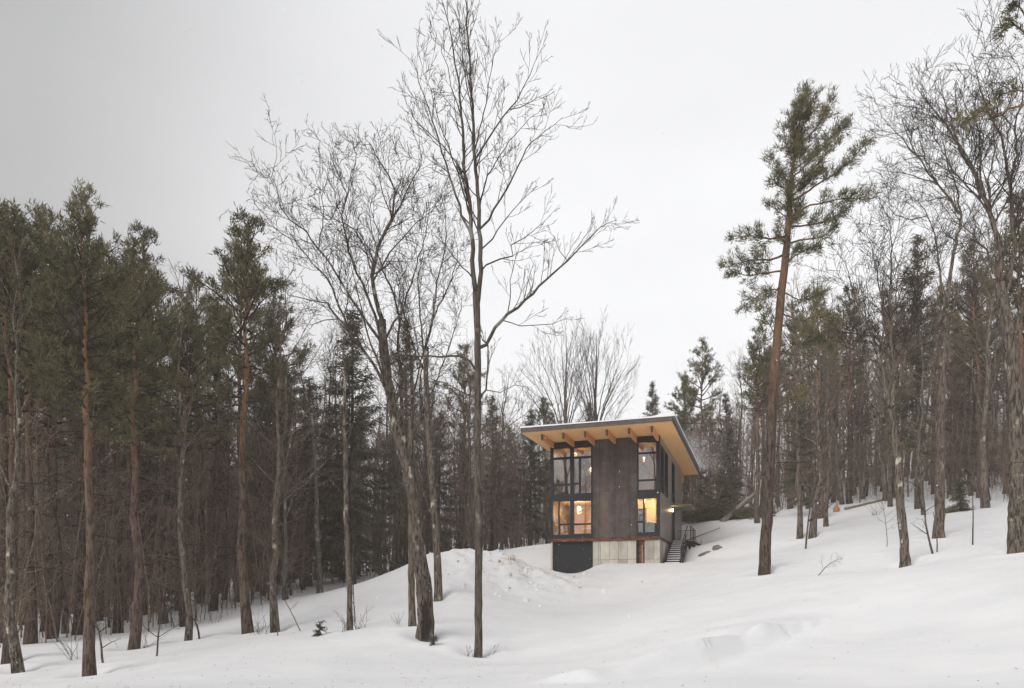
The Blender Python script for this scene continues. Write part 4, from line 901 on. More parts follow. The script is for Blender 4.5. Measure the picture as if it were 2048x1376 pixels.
hero_pine(33, [(1528,1145),(1532,1060),(1537,960),(1542,860),(1548,760),(1554,680),(1561,600),(1568,540),(1575,470),(1580,400),(1587,320),(1596,260),(1608,200)], [.285,.25,.235,.225,.215,.205,.19,.18,.16,.12,.085,.05,.02], hl, 'tall lone red-barked pine bent by the wind right of the cabin', 55)
fp = [(180,22,14.0,0,'thick dark pine trunk nearest the camera in the left woods'),(265,27,15.2,1,'straight pine with bright orange upper bark among the left trees'),
 (15,25,15.5,3,'dark pine standing at the very left edge of the picture'),(100,32,17.0,1,'pine with twin stems leaning together behind the mossy birch'),(498,30,17.4,2,'broad-crowned pine at the right end of the front left row of pines'),
 (236,34,17.0,0,'stout short-looking pine trunk with a wide base behind the front row'),(370,36,16.0,3,'pine with a smooth orange stem rising behind the crooked sapling'),(330,38,18,1,'shaded dark pine trunk between the orange pine and the curved tree'),
 (152,33,16.5,2,'pine trunk half hidden directly behind the nearest dark trunk'),(60,30,17.5,0,'deeply shaded pine behind the mossy birch at the left')]
for px, d, H, v, lab in fp:
    putpx(PN[v], px, d, (H+.0)/16.5, label=lab, sxy=max(.85, H/16.5))
bp_ = [(40,23.5,14,0,'mossy pale-barked tree at the lower left corner beside the dark pine','birch'),(375,29,15,1,'curved lichen-coated grey tree left of the broad pine',''),(552,30,14.5,0,'dark leaning bare tree with a broken pale top left of the small spruce',''),
 (572,42,15,4,'pale thin birch leaning right behind the dark leaning tree','birch'),(1599,43,15,0,'straight bare tree right of the red pine with a sapling before it',''),(1624,42,15,2,'pair-stemmed tree leaning right beside the straight bare tree',''),
 (1652,47,14,1,'orange-tinged leaning trunk with a snow patch at its foot',''),(1848,45,17,3,'dark slim trunk behind the lichen-covered leaning maple',''),(1972,44,18,2,'dark trunk near the right edge above the small snowy spruce',''),(1780,55,17,4,'grey trunk in the second row of the right woods','')]
for px, d, H, v, lab, k in bp_:
    pr = BR[v]; o = putpx(pr, px, d, H/17, label=lab, tilt=(0, 0 if px < 60 else R(random.uniform(-2, 3))), sxy=max(1.0, H/17))
    if k == 'birch':
        me = pr[1].copy(); me.materials.clear(); me.materials.append(M['bark_old'] if px < 60 else M['birch']); o.children[0].data = me
# conifers and maples on the skyline and behind the cabin
sky_ = [(PN,0,8,31,450,'tall pine crown on the skyline at the left border'),(PN,3,92,36,428,'spiky pine top between the left border and the highest left pine'),(PN,1,196,40,383,'highest pine crown of the left woods'),(PN,2,288,42,445,'open ragged pine crown right of the highest left pine'),
 (PN,0,480,45,450,'dense pine crown standing highest at the right end of the left pines'),(PN,2,545,48,560,'pine with a drooping side bough facing the clearing'),(PN,1,400,47,545,'pine crown low between the two tall left pines'),
 (SP,0,705,50,620,'large dense spruce behind the crown of the old maple'),(SP,2,618,55,750,'dark conical spruce left of the large dense spruce'),(SP,1,440,58,760,'thin drooping spruce seen in the gap of the left pines'),(SP,1,560,64,790,'small spruce cone left of the dark conical spruce'),
 (SP,1,812,60,640,'slim spruce behind the lichen-spotted maple'),(SP,1,985,66,790,'slim grey spruce between the tall maple and the cabin'),(SP,0,1062,64,815,'spruce rising beside the left eave of the cabin'),
 (SP,1,1305,92,762,'small lone spruce seen above the cabin roof'),(SP,0,1180,88,800,'low spruce top just above the roof snow'),
 (PN,1,1402,72,672,'pine with layered boughs right behind the cabin roof corner'),(PN,3,1370,78,740,'shorter pine behind the blowing roof snow'),(PN,0,1515,56,640,'pine with low green boughs just left of the red pine'),(PN,2,1640,54,570,'green-crowned pine standing right behind the red pine'),
 (SP,1,1835,52,470,'narrow brownish spruce spire amid the right maples'),(PN,0,1700,60,560,'pine with an orange stem in the middle of the right woods'),(PN,1,1960,52,470,'orange-stemmed pine near the right border'),(SP,2,1460,64,850,'dark low spruce left of the red pine trunk'),(SP,0,1600,56,760,'dark spruce bough mass behind the straight bare tree'),(PN,2,2030,46,380,'dark-crowned pine at the right border behind the massive maple')]
for fam, v, px, d, tp, lab in sky_:
    x = (px-1024)/F*d; H = (HOR-tp-(22 if fam is PN else 5))/F*d - gz(x, d); base = 16.5 if fam is PN else 15.0
    put(fam[v], x, d, H/base, label=lab, sxy=1.45 if 'large dense' in lab else 1.35 if 'dark conical' in lab else min(H/base, 1.22))
# broad maples behind the roof
PV = dict(PRM, dens=[.8, 1.5, 1.7], maxl=[3.0, 1.5, .7], rmin=.0105, up=.10, wander=.07, ang=(14, 32), n=[4, 3, 2], ratio=(.4, .62), t0=[.3, .2, .1])
def fan(cx_, top, left, right, foot, lab, seed):
    rf = random.Random(seed); lim = []
    for k in range(12):
        t_ = -1 + 2*(k+.5*rf.random())/11.5; w_ = left if t_ < 0 else right; th = abs(t_)**.85
        ex = cx_ + math.copysign(w_*math.sin(th*1.45), t_); ey = foot - 30 - (foot-30-top)*math.cos(th*1.25)*rf.uniform(.9, 1.0)
        sy_ = foot + 60 - 75*(1-th) - rf.uniform(0, 30); mx_ = cx_+(ex-cx_)*.32; my_ = sy_+(ey-sy_)*.45
        lim.append(([(cx_, sy_), (mx_-.0, my_), (cx_+(ex-cx_)*.68, sy_+(ey-sy_)*.75), (ex, ey)], rf.uniform(.055, .10), .014, rf.uniform(-.55, .55)))
    return hero('maple_tree', 72, [(cx_, 1058), (cx_+2, 980), (cx_-1, 920), (cx_+1, 860), (cx_, 790), (cx_+3, 720), (cx_+2, top+8)], [.34, .30, .27, .22, .14, .07, .02], lim, lab, TM, TW, PV, seed, sides=8)
fan(1130, 662, 78, 60, 868, 'round fan-shaped leafless maple behind the left half of the roof', 71)
fan(1190, 660, 45, 80, 868, 'spreading leafless maple behind the right half of the roof', 72)
# pine at the right border whose boughs reach into the picture
nl_ = [([(2165,170),(2110,120),(2060,75),(2030,50),(2008,60)], .035, .1, .55), ([(2165,120),(2100,80),(2060,45),(2040,15),(2032,10)], .03, -.15, .5), ([(2165,330),(2100,270),(2050,210),(2018,217),(1998,232),(1975,215),(1945,235),(1918,236)], .035, .0, .62), ([(2165,260),(2110,220),(2075,190),(2035,180),(2000,190)], .03, .2, .6),
  ([(2165,480),(2110,460),(2070,470)], .04, .2, .4), ([(2165,560),(2220,500),(2270,480)], .04, .1, .3), ([(2165,350),(2230,280),(2280,240)], .04, .1, .3), ([(2165,130),(2210,60),(2250,10)], .04, -.1, .3), ([(2165,20),(2130,-60),(2110,-130)], .03, .1, .3), ([(2165,0),(2200,-80),(2230,-140)], .03, .1, .3), ([(2165,-60),(2165,-140),(2170,-200)], .03, 0, .1)]
hero_pine(15, [(2165,1240),(2163,1000),(2165,800),(2162,600),(2165,400),(2166,200),(2165,0),(2165,-180)], [.27,.24,.22,.2,.18,.15,.1,.03], nl_, 'near pine at the right edge whose boughs hang into the upper right corner', 56, .42, 12, .11, .009)

# --- the mass of the woods: individual trees on a jittered grid
rg = random.Random(42)
zones = {'left': ('deep in the woods at the left', []), 'mid': ('behind the clearing, between the old maple and the cabin', []), 'right': ('on the wooded slope right of the cabin', []), 'back': ('in the woods behind the cabin', [])}
taken = [( (p[0]-1024)/F*p[1], p[1]) for p in fp] + [((p[0]-1024)/F*p[1], p[1]) for p in bp_]
def zone(px): return 'left' if px < 620 else 'mid' if px < 1060 else 'back' if px < 1440 else 'right'
def dmin(px):       # where the tree line starts
    return float(np.interp(px, [-400, 0, 300, 520, 640, 760, 900, 1050, 1100, 1300, 1420, 1560, 1700, 1850, 2048, 2400], [24, 28, 34, 40, 50, 53, 56, 62, 66, 66, 64, 62, 59, 55, 44, 30]))
cnt = 0; tries = 0
PLACE = ['at the left border', 'around the nearest dark pine', 'behind the orange-topped pine', 'left of the broad pine', 'behind the broad pine', 'behind the tiny spruce', 'left of the hollow maple', 'behind the hollow maple',
  'between tall maple and cabin', 'behind the cabin', 'left of the red pine', 'behind the red pine', 'right of the red pine', 'behind the leaning lichened maple', 'behind the flared maple', 'at the right border']
crowd = []
names = {'pine_tree': 'slender pine', 'spruce_tree': 'dark spruce', 'bare_tree': 'leafless grey tree'}
while cnt < 400 and tries < 9000:
    tries += 1
    px = rg.uniform(-120, 2170); dm = dmin(px); d = dm + (rg.random()**1.25)*(95-dm)
    if rg.random() > .25 + .75*(d/95): continue
    x = (px-1024)/F*d
    if any((x-a)**2+(d-b_)**2 < (1.5 if d < 60 else 2.1)**2 for a, b_ in taken): continue
    lx, ly_ = (x-CX)*CS + (d-CY)*SN, -(x-CX)*SN + (d-CY)*CS
    if -10.5 < lx < 4.5 and -8 < ly_ < 20: continue
    z = zone(px); q = rg.random()
    if z == 'left': fam = PN if q < .18 else SP if q < .28 else BR if q < .86 else TH_
    elif z == 'mid': fam = PN if q < .05 else SP if q < .10 else BR if q < .86 else TH_
    elif z == 'back': fam = PN if q < .05 else SP if q < .14 else BR if q < .9 else TH_
    else: fam = PN if q < .10 else SP if q < .15 else BR if q < .88 else TH_
    # keep the skyline: crown top stays under the photographed outline
    sk = float(np.interp(px, [0, 100, 200, 330, 380, 480, 590, 640, 760, 900, 1000, 1040, 1300, 1420, 1470, 1560, 1750, 1900, 2048], [500, 500, 470, 540, 620, 560, 700, 640, 560, 560, 740, 800, 800, 770, 720, 560, 420, 330, 300]))
    g0 = gz(x, d); top = (HOR-sk-rg.uniform(0, 130))/F*d; H = min(top-g0, {id(PN): 21, id(SP): 17, id(BR): 20, id(TH_): 11}[id(fam)]*rg.uniform(.8, 1.05))
    if H < 5: continue
    pr = rg.choice(fam); bh = {id(PN): 16.5, id(SP): 15., id(BR): 17., id(TH_): 10.}[id(fam)]
    kind = pr[0]; ip = int(np.searchsorted([110, 230, 330, 450, 560, 690, 790, 900, 1040, 1380, 1500, 1620, 1740, 1860, 1970], px)); mid_ = (dm+95)/2
    row = 'near' if d < dm+6 else 'in the middle rows' if d < dm+20 else 'deep'
    hg = 'tall' if H > (15 if kind != 'bare_tree' else 16) else 'short' if H < 10 else 'medium'
    lab = f"{hg} {names[kind]} {'just inside' if row == 'near' else 'midway into' if row[0] == 'i' else 'deep in'} the woods {PLACE[ip]}"
    o = put(pr, x, d, H/bh, rz=rg.uniform(0, 6.28), label=lab, group=f"{names[kind]}s {zones[z][0]}", tilt=(R(rg.gauss(0, 2.0)), R(rg.gauss(0, 2.0) if rg.random() > .06 or pr[0] != 'bare_tree' else rg.choice((-1, 1))*rg.uniform(10, 22))), sxy=max(.75, H/bh))
    taken.append((x, d)); cnt += 1; crowd.append((lab, px, o))

by = {}
for lab, px, o in crowd: by.setdefault(lab, []).append((px, o))
ORD_ = ['leftmost', 'second from left', 'third from left', 'fourth from left', 'fifth from left', 'sixth from left', 'seventh from left', 'eighth from left', 'ninth from left', 'tenth from left', 'eleventh from left', 'twelfth from left', 'thirteenth from left', 'fourteenth from left', 'fifteenth from left', 'sixteenth from left', 'seventeenth from left', 'eighteenth from left', 'nineteenth from left', 'twentieth from left', 'twenty-first from left', 'twenty-second from left', 'rightmost']
ORD = ORD_
for lab, l in by.items():
    l.sort(key=lambda a: a[0])
    if len(l) == 2: l[0][1]['label'] = lab + ', the left one'; l[1][1]['label'] = lab + ', the right one'
    elif len(l) > 2:
        for k, (px, o) in enumerate(l): o['label'] = lab + ', ' + ORD[min(k, len(ORD)-1)]
# --- far wood: one mass
def transf(A, x, y, z, s, a):
    c, s_ = math.cos(a), math.sin(a); V = A[0]*s; return np.stack([V[:, 0]*c-V[:, 1]*s_+x, V[:, 0]*s_+V[:, 1]*c+y, V[:, 2]+z], 1)
def lowpoly():
    out = []
    lp = dict(PRM, dens=[.8, 1.4, 1], maxl=[3, 1.4, .6], rmin=.016, levels=2, n=[3, 2, 2])
    for k in range(4):
        T, Cc = bare_mesh(400+k, 17, .15, .3, 12, .4, lp, 4); V, Q, T3, qm, tm, qs, ts = T.arrays(); V2, Q2, T32, *_ = Cc.arrays()
        out.append((np.concatenate([V, V2]), np.concatenate([Q, Q2+len(V)]), T3, np.concatenate([qm*0, np.zeros(len(Q2), int)]), tm*0))
    for k in range(2):
        T, Cc = spruce_mesh(420+k, 15, .17, .12, 2.5, .6, .55, tn=2, sides=4); V, Q, T3, qm, tm, qs, ts = T.arrays(); V2, Q2, T32, _, tm2, _, _ = Cc.arrays()
        out.append((np.concatenate([V, V2]), Q, np.concatenate([T3, T32+len(V)]), qm*0, np.concatenate([tm*0, tm2*0+1])))
    for k in range(2):
        T, Cc = pine_mesh(430+k, 17, .2, .5, 2.4, 24, 5, .6, dead=4, sides=4); V, Q, T3, qm, tm, qs, ts = T.arrays(); V2, Q2, T32, _, tm2, _, _ = Cc.arrays()
        out.append((np.concatenate([V, V2]), Q, np.concatenate([T3, T32+len(V)]), qm*0, np.concatenate([tm*0, tm2*0+1])))
    return out
LP = lowpoly(); Vs, Qs, Ts, qms, tms = [], [], [], [], []; off = 0; c_ = 0
while c_ < 430:
    px = rg.uniform(-200, 2250); d = rg.uniform(88, 150); x = (px-1024)/F*d; g0 = gz(x, d)
    sk = float(np.interp(px, [0, 330, 600, 900, 1000, 1300, 1420, 1560, 1750, 2048], [640, 700, 800, 800, 860, 880, 830, 760, 640, 560]))
    H = min((HOR-sk)/F*d-g0, rg.uniform(13, 20))
    if H < 5: c_ += 1; continue
    q = rg.random(); A = LP[rg.randrange(4)] if q < .84 else LP[4+rg.randrange(2)] if q < .93 else LP[6+rg.randrange(2)]
    Vs.append(transf(A, x, d, g0, H/16., rg.uniform(0, 6.28))); Qs.append(A[1]+off); Ts.append(A[2]+off); qms.append(A[3]); tms.append(A[4]); off += len(A[0]); c_ += 1
Qc, Tc = np.concatenate(Qs), np.concatenate(Ts)
me = mesh_arrays('far_wood', [M['brush'], M['sneedle']], np.concatenate(Vs), Qc, Tc, np.concatenate(qms), np.concatenate(tms), np.zeros(len(Qc), bool), np.zeros(len(Tc), bool))
tag(link('far_wood', me), 'distant wood of bare trees and conifers closing the view behind the near trunks', 'woods', kind='stuff')

# --- trees behind the camera (they show as reflections in the window panes)
for px_, y_, v in ((-14.5, 4.5, 2), (-17.5, 0.5, 0), (-20, 6, 4), (-13.5, -4, 3), (-24, -10, 0), (-11, -12, 1)):
    put(BR[v], px_, y_, 1.1, label='leafless tree behind the viewpoint, mirrored in the cabin windows', group='trees mirrored in the cabin windows')

# ------------------------------------------------------------------ undergrowth and small things
def sapling(px, d, H, r, lab, seed, lean=(0, 0), nb=6, spread=.5, bend=.06, mt='twig', grp=None):
    rng = np.random.RandomState(seed); x = (px-1024)/F*d; z = gz(x, d); o = empty('sapling', (x, d, z))
    pts = poly(rng, np.array([0, 0, -.15]), norm(np.array([lean[0], lean[1], 1.])), H, 8, bend, .0); S = newS(); mb = MB(); mb.tube(pts, np.linspace(r, r*.35, 9), 6, 0, .05, rng)
    mb.build('stem', M['bark'], o); pr = dict(PRM, dens=[1.6, 2.2, 2], maxl=[.8, .4, .2], rmin=.004, n=[4, 3, 2], levels=2)
    for k in range(nb):
        i_ = rng.randint(2, 8); az = rng.uniform(0, 6.28); pp = poly(rng, pts[i_], norm(np.array([math.cos(az), math.sin(az), .7])), H*spread*rng.uniform(.3, .7), 5, .12, .03)
        S['P0'].append(pp[:-1]); S['P1'].append(pp[1:]); S['R0'].append(np.linspace(r*.5, r*.25, 5)); S['R1'].append(np.linspace(r*.4, r*.2, 5)); spawn(rng, S, pp, r*.4, r*.2, 0, pr)
    mb = MB(); flush(mb, S); mb.build('twigs', M['twig'], o); tag(o, lab, 'sapling', grp); return o
sapling(313, 24.5, 3.2, .035, 'dark forked sapling standing in the snow right of the orange pine', 1, nb=8)
sapling(207, 24, 2.8, .04, 'crooked bare sapling beside the nearest dark trunk', 2, bend=.2, nb=4)
sapling(392, 29, 2.2, .05, 'kinked dark sapling with a bend at its foot', 3, bend=.3, nb=3)
sapling(604, 29, 3.0, .022, 'thin switch leaning left in the clearing', 4, lean=(-.45, 0), nb=2)
sapling(555, 28, 3.4, .025, 'slender sapling before the dark leaning tree', 5, nb=5)
sapling(710, 30, 3.6, .03, 'thin sapling just right of the lichen-flecked tree', 6, nb=5)
sapling(1611, 37, 6.2, .05, 'straight sapling right of the red pine in the open snow', 7, nb=8, bend=.04)
sapling(1867, 30, 3.9, .045, 'dark sapling leaning left in front of the flared maple', 8, lean=(-.2, 0), nb=5)
sapling(1874, 30.5, 1.9, .03, 'short sapling beside the leaning dark one', 9, nb=1)
sapling(1945, 31, 3.1, .035, 'single upright pole sapling above the small snowy spruce', 10, nb=2, bend=.03)
sapling(1773, 35, 2.6, .018, 'spindly twiggy shrub in the snow right of the red pine', 11, nb=8, spread=.8)
def shrub(px, d, H, n, lab, seed, r=.008):
    rng = np.random.RandomState(seed); x = (px-1024)/F*d; mb = MB(); S = newS(); z = gz(x, d)
    for k in range(n):
        az = rng.uniform(0, 6.28); pp = poly(rng, np.array([rng.normal(0, .12*H), rng.normal(0, .1), -.05]), norm(np.array([math.cos(az)*.6, math.sin(az)*.6, rng.uniform(.6, 1.3)])), H*rng.uniform(.5, 1), 5, .1, 0)
        S['P0'].append(pp[:-1]); S['P1'].append(pp[1:]); S['R0'].append(np.linspace(r, r*.6, 5)); S['R1'].append(np.linspace(r*.9, r*.4, 5)); spawn(rng, S, pp, r, r*.5, 1, dict(PRM, rmin=.003, levels=2, dens=[2, 2, 2], maxl=[.4, .4, .2]))
    flush(mb, S); o = mb.build('shrub', M['twig']); o.location = (x, d, z); tag(o, lab, 'shrub'); return o
shrub(938, 23.6, .8, 5, 'thin whips poking through the snow at the left of the tall maple', 21)
shrub(976, 24.2, .85, 4, 'thin whips poking through the snow at the right of the tall maple', 22)
shrub(722, 27, 1.3, 12, 'low bare shrub behind the snow dip right of the lichen-flecked tree', 23)
shrub(690, 26.6, 1.0, 7, 'low bare shrub left of the lichen-flecked tree foot', 24)
shrub(800, 27.5, .8, 5, 'faint twigs left of the slim straight trunk', 25)
shrub(520, 29, 1.4, 9, 'leafy-tipped bare shrub at the foot of the broad pine', 26)
shrub(290, 27, 1.2, 6, 'bare shrub beyond the dark forked sapling', 27)
shrub(150, 25, 1.6, 9, 'tangle of bare twigs behind the mossy birch', 28)
shrub(1750, 50, 1.2, 12, 'low bush at the edge of the right woods', 29)
shrub(1400, 52, .8, 10, 'scrubby twigs in the snow beyond the stair landing', 30)
shrub(430, 36, 1.6, 8, 'bare shrub behind the kinked sapling', 31)
for k, (px, d, H, lab) in enumerate(((640, 26.5, .42, 'tiny green spruce poking out of the clearing snow'), (868, 24, .2, 'sprig of evergreen just showing through the snow'), (1920, 44, 1.9, 'small snowy spruce with drooping boughs on the right slope'), (1440, 62, 4.5, 'bushy young spruce at the edge of the woods behind the brush pile'), (1410, 63, 4.0, 'young dark spruce behind the stair landing'), (1345, 68, 4.5, 'young dark spruce hidden behind the rear corner of the cabin'))):
    T, Cc = spruce_mesh(500+k, H, .02+.012*H, .05, H*.45, .07 if H < 1 else .2 if H < 2.5 else .38, 3.5 if H < 1 else 1.5 if H < 2.5 else .9, tn=3 if H < 1 else 5, tl=.09 if H < 1 else .26, tw=.012 if H < 1 else .022)
    putpx(tree_proto('spruce_tree', T, Cc, [M['sbark'], M['twig']], [M['sneedle']]), px, d, 1.0, label=lab)
# understory thicket between the trunks: nobody could count it
mb = MB(); S = newS(); rng = np.random.RandomState(77)
for k in range(2300):
    px = rng.uniform(-60, 2110); dm = dmin(px); d = dm+rng.uniform(0, 32); x = (px-1024)/F*d
    lx, ly_ = (x-CX)*CS + (d-CY)*SN, -(x-CX)*SN + (d-CY)*CS
    if -9 < lx < 3.5 and -8 < ly_ < 18: continue
    H = (1.2+11*rng.rand()**1.5)*(1 if px < 1500 or rng.rand() < .5 else .35); g0 = gz(x, d); pp = poly(rng, np.array([x, d, g0-.1]), norm(np.array([rng.normal(0, .12), rng.normal(0, .12), 1.])), H, 6, .07, .0)
    r0 = .006+.0035*H; S['P0'].append(pp[:-1]); S['P1'].append(pp[1:]); S['R0'].append(np.linspace(r0, r0*.6, 6)); S['R1'].append(np.linspace(r0*.9, r0*.4, 6))
    spawn(rng, S, pp, r0, r0*.5, 0, dict(PRM, dens=[2.4, 2.6, 1], maxl=[1.6, .6, .3], rmin=.007, n=[4, 2, 2], levels=2, ang=(35, 75), t0=[.1, .1, .1]))
flush(mb, S); tag(mb.build('undergrowth', M['brush']), 'thicket of thin bare stems and twigs between the trunks', 'undergrowth', kind='stuff')
# brush pile of cut evergreen boughs with a log on it
rng = np.random.RandomState(5); mb = MB(); TP, TD = [], []; S = newS()
for k in range(260):
    px = rng.uniform(1378, 1520); d = rng.uniform(58.5, 63); x = (px-1024)/F*d; z = gz(x, d)+rng.uniform(0, 1.7)*(1-abs(px-1430)/110.)*rng.uniform(.3, 1)
    az = rng.uniform(0, 6.28); pp = poly(rng, np.array([x, d, z]), norm(np.array([math.cos(az), math.sin(az), rng.uniform(-.1, .4)])), rng.uniform(.8, 2.0), 4, .1, -.03)
    S['P0'].append(pp[:-1]); S['P1'].append(pp[1:]); S['R0'].append(np.full(4, .02)); S['R1'].append(np.full(4, .015))
    if rng.rand() < .8:
        for q in pp[1:]:
            for _ in range(3): TP.append(q+rng.normal(0, .12, 3)); TD.append(norm(pp[-1]-pp[0]))
flush(mb, S, 0); tufts(mb, rng, TP, TD, 6, .26, .03, 1)
o = mb.build('brush_pile', [M['twig'], M['sneedle']]); tag(o, 'dark heap of cut evergreen boughs at the wood edge right of the cabin', 'brush pile')
def logm(p0, p1, r0, r1, lab, name='fallen_log', m='log', tw=0, seed=1):
    rng = np.random.RandomState(seed); p0 = np.array(p0); p1 = np.array(p1); n = 9; pts = np.linspace(0, 1, n)[:, None]*(p1-p0); pts[1:-1] += rng.normal(0, r0*.07, (n-2, 3))
    mb = MB(); mb.tube(pts, np.linspace(r0, r1, n), 9, 0, .08, rng); o = mb.build(name, M[m]); o.location = p0; tag(o, lab, 'log'); return o
a = at(1444, 1042, 57.5); a[2] = gz(a[0], a[1])+.02; logm(a, at(1513, 984, 60.5), .23, .13, 'grey broken log propped on the brush pile beside the cabin')
a = at(1372, 1052, 54); a[2] = gz(a[0], a[1])+.12; c = at(1440, 1040, 55); c[2] = gz(c[0], c[1])+.2; logm(a, c, .05, .03, 'thin snowy log lying behind the stair landing')
a = at(1690, 1014, 56); a[2] = gz(a[0], a[1])+.12; c = at(1805, 1008, 60); c[2] = gz(c[0], c[1])+.15; logm(a, c, .11, .06, 'long thin log lying across the slope right of the orange stump')
x, y = at(1673, 1014, 56)[:2]; mb = MB(); rng = np.random.RandomState(8)
mb.tube([(0, 0, -.2), (0, 0, .25), (.02, 0, .45), (.05, 0, .7)], [.25, .22, .13, .03], 9, 0, .4, rng); o = mb.build('tree_stump', M['cutwood']); o.location = (x, y, gz(x, y)); tag(o, 'splintered fresh orange stump on the right slope', 'stump')
# fallen branch in the open snow
rng = np.random.RandomState(9); S = newS(); mb = MB(); x, y = at(1634, 1152, 30)[:2]; z = gz(x, y)
pp = densify(rng, [(0, 0, -.05), (.35, 0, .35), (.75, .05, .6), (1.1, .1, .72)], .15, .015); mb.tube(pp, np.linspace(.018, .007, len(pp)), 6); spawn(rng, S, pp, .014, .006, 0, dict(PRM, dens=[6, 5, 3], maxl=[.6, .25, .1], rmin=.004, levels=2, up=0))
flush(mb, S); o = mb.build('fallen_branch', M['twig']); o.location = (x, y, z); tag(o, 'forked dead branch sticking out of the open snow right of the red pine', 'branch')
# rocks
def rock(px, py, d, sx_, sy_, sz_, lab, seed):
    rng = np.random.RandomState(seed); x = (px-1024)/F*d; z = gz(x, d); mb = MB(); n, k = 7, 10; V = []
    pts = []; 
    for i_ in range(n+1):
        th = math.pi*i_/n
        for j_ in range(k):
            ph = 2*math.pi*j_/k; q = 1+rng.uniform(-.38, .3); V.append((sx_*q*math.sin(th)*math.cos(ph), sy_*q*math.sin(th)*math.sin(ph), sz_*q*math.cos(th)))
    b0 = mb.addv(V)
    for i_ in range(n):
        for j_ in range(k): mb.quads([[b0+i_*k+j_, b0+(i_+1)*k+j_, b0+(i_+1)*k+(j_+1) % k, b0+i_*k+(j_+1) % k]])
    o = mb.build('rock', M['rock']); o.location = (x, d, z-.06); o.rotation_euler = (0, R(-22), 0); tag(o, lab, 'rock'); return o
rock(1409, 1103, 45.2, .45, .3, .16, 'flat brownish rock breaking through the snow below the landing, left of the pair', 1)
rock(1434, 1102, 45.3, .34, .3, .27, 'darker pointed rock breaking through the snow, right of the pair', 2)
# frozen clods on the ploughed bank
rng = np.random.RandomState(31); mb = MB()
for k in range(95):
    if k < 70: x, y = rng.normal(.9, 2.2), rng.normal(38.6, 1.3)
    else: x, y = rng.normal(-1.5, 2.2), rng.normal(35.6, 1.6)
    s = abs(rng.normal(0, .09))**1.3+.03; z = gz(x, y)
    V = rng.normal(0, 1, (8, 3)); V /= np.linalg.norm(V, axis=1)[:, None]
    b0 = mb.addv(np.array([(-1,-1,-1),(1,-1,-1),(1,1,-1),(-1,1,-1),(-1,-1,1),(1,-1,1),(1,1,1),(-1,1,1)])*s*rng.uniform(.4, 1, (8, 3)) + np.array([x, y, z+s*.2]))
    mb.quads(b0 + np.array([(0,3,2,1),(4,5,6,7),(0,1,5,4),(1,2,6,5),(2,3,7,6),(3,0,4,7)]), int(rng.rand() < .22))
tag(mb.build('snow_clods', [M['snow'], M['dirty']]), 'scattered frozen clods on the ploughed snow bank', 'snow clods', kind='stuff')
def clod(px, d, s, lab, seed):
    rng = np.random.RandomState(seed); x = (px-1024)/F*d; mb = MB(); n, k = 6, 9; V = []
    for i_ in range(n+1):
        th = math.pi*i_/n
        for j_ in range(k):
            ph = 2*math.pi*j_/k; q = s*(1+rng.uniform(-.25, .25)); V.append((q*math.sin(th)*math.cos(ph), q*math.sin(th)*math.sin(ph), .8*q*math.cos(th)))
    b0 = mb.addv(V)
    for i_ in range(n):
        for j_ in range(k): mb.quads([[b0+i_*k+j_, b0+(i_+1)*k+j_, b0+(i_+1)*k+(j_+1) % k, b0+i_*k+(j_+1) % k]])
    o = mb.build('snow_boulder', M['dirty']); o.location = (x, d, gz(x, d)+s*.35); tag(o, lab, 'snow boulder')
clod(1112, 43.6, .16, 'dirty snow lump in front of the garage door left side', 1); clod(1023, 39.2, .24, 'brown gritty snow lump on the front face of the ploughed bank', 2)

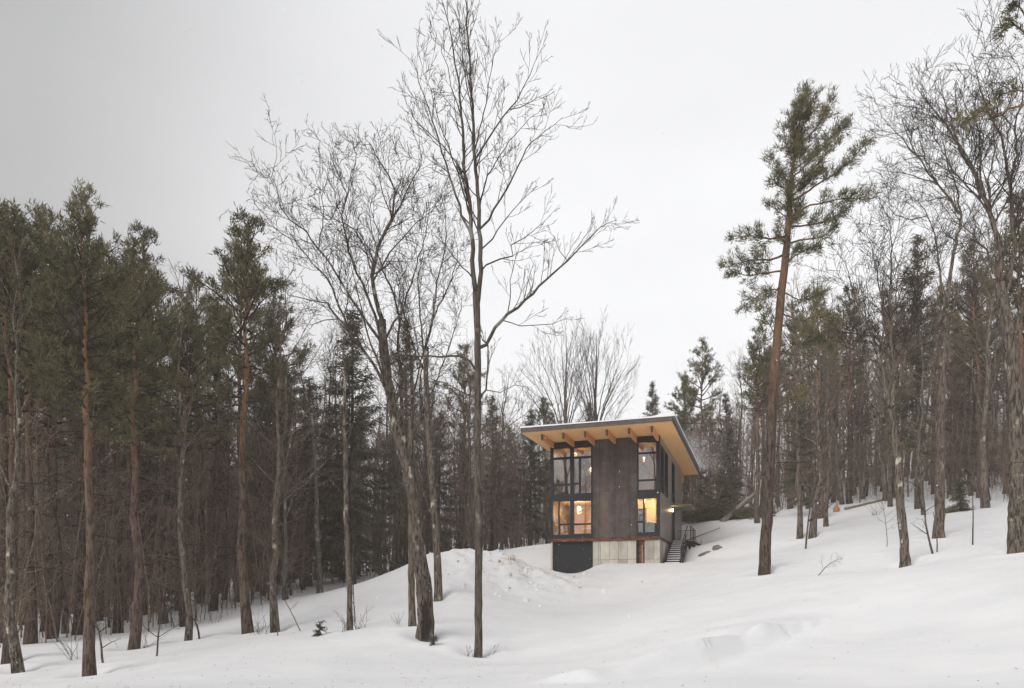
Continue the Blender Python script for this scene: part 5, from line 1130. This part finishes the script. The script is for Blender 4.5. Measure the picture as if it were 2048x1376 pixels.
rng = np.random.RandomState(90); mb = MB(); n = 900
px = rng.uniform(-50, 2100, n); d = 12+26*rng.rand(n)**1.3; x = (px-1024)/F*d; k_ = (px < 1000) | (rng.rand(n) < .35); x = x[k_]; d = d[k_]; z = hz(x, d)+.008
a = rng.uniform(0, 6.28, len(x)); l_ = rng.uniform(.015, .06, len(x)); u = np.stack([np.cos(a), np.sin(a), rng.uniform(-.1, .5, len(x))], 1)*l_[:, None]
P0 = np.stack([x, d, z], 1); mb.segs(P0, P0+u, np.full(len(x), .005), np.full(len(x), .003), 3)
tag(mb.build('snow_litter', M['twig']), 'tiny bits of bark and twig lying scattered on the snow', 'litter', kind='stuff')
# ------------------------------------------------------------------ falling and blowing snow
def flakes(P, s, rng):
    n = len(P); a = rng.normal(0, 1, (n, 3, 3)); a /= np.linalg.norm(a, axis=2)[..., None]
    return P[:, None]+a*np.asarray(s).reshape(-1, 1, 1)
rng = np.random.RandomState(64); n = 26000; d = 5+52*rng.rand(n)**.6; px = rng.uniform(-100, 2150, n); zz = rng.uniform(-3, 18, n)
P = np.stack([(px-1024)/F*d, d, zz], 1); mb = MB(); mb.tris(flakes(P, rng.uniform(.006, .015, n), rng))
tag(mb.build('falling_snow', M['snow']), 'snowflakes drifting down through the air', 'snowflakes', kind='stuff')
n = 14000; t = rng.rand(n); l = rng.exponential(.8, n); yv = fy0+4+t**.6*(fy1-fy0-4)
lx = fx1+.05+l; ly_ = yv+rng.normal(0, .5, n)-l*.1; lz_ = ZT+.35+rng.normal(0, .10+.16*l, n)-.10*l+.15
P = np.array([W3(a, b_, c) for a, b_, c in zip(lx, ly_, lz_)]); mb = MB(); mb.tris(flakes(P, rng.uniform(.008, .02, n), rng))
tag(mb.build('blowing_snow', M['snow']), 'plume of loose snow blowing off the right roof edge', 'blown snow', kind='stuff')

# ------------------------------------------------------------------ the air, thick with fine snow
if HAZE > 0:
    mb = MB(); mb.box(-440, 440, -130, 430, -60, 60)
    m = bpy.data.materials.new('haze'); m.use_nodes = True; nt = m.node_tree; nt.nodes.clear()
    o_ = N(nt, 'ShaderNodeOutputMaterial'); v = N(nt, 'ShaderNodeVolumePrincipled'); v.inputs['Color'].default_value = (.96, .93, .90, 1); v.inputs['Density'].default_value = HAZE
    v.inputs['Anisotropy'].default_value = 0.2
    L(nt, v.outputs[0], o_.inputs['Volume']); tag(mb.build('haze', m), kind='stuff', label='thin snowy haze filling the air', cat='haze')
print('TRIS', sum(len(o.data.polygons) for o in bpy.data.objects if o.type == 'MESH'), 'unique', sum(len(m.polygons) for m in bpy.data.meshes))
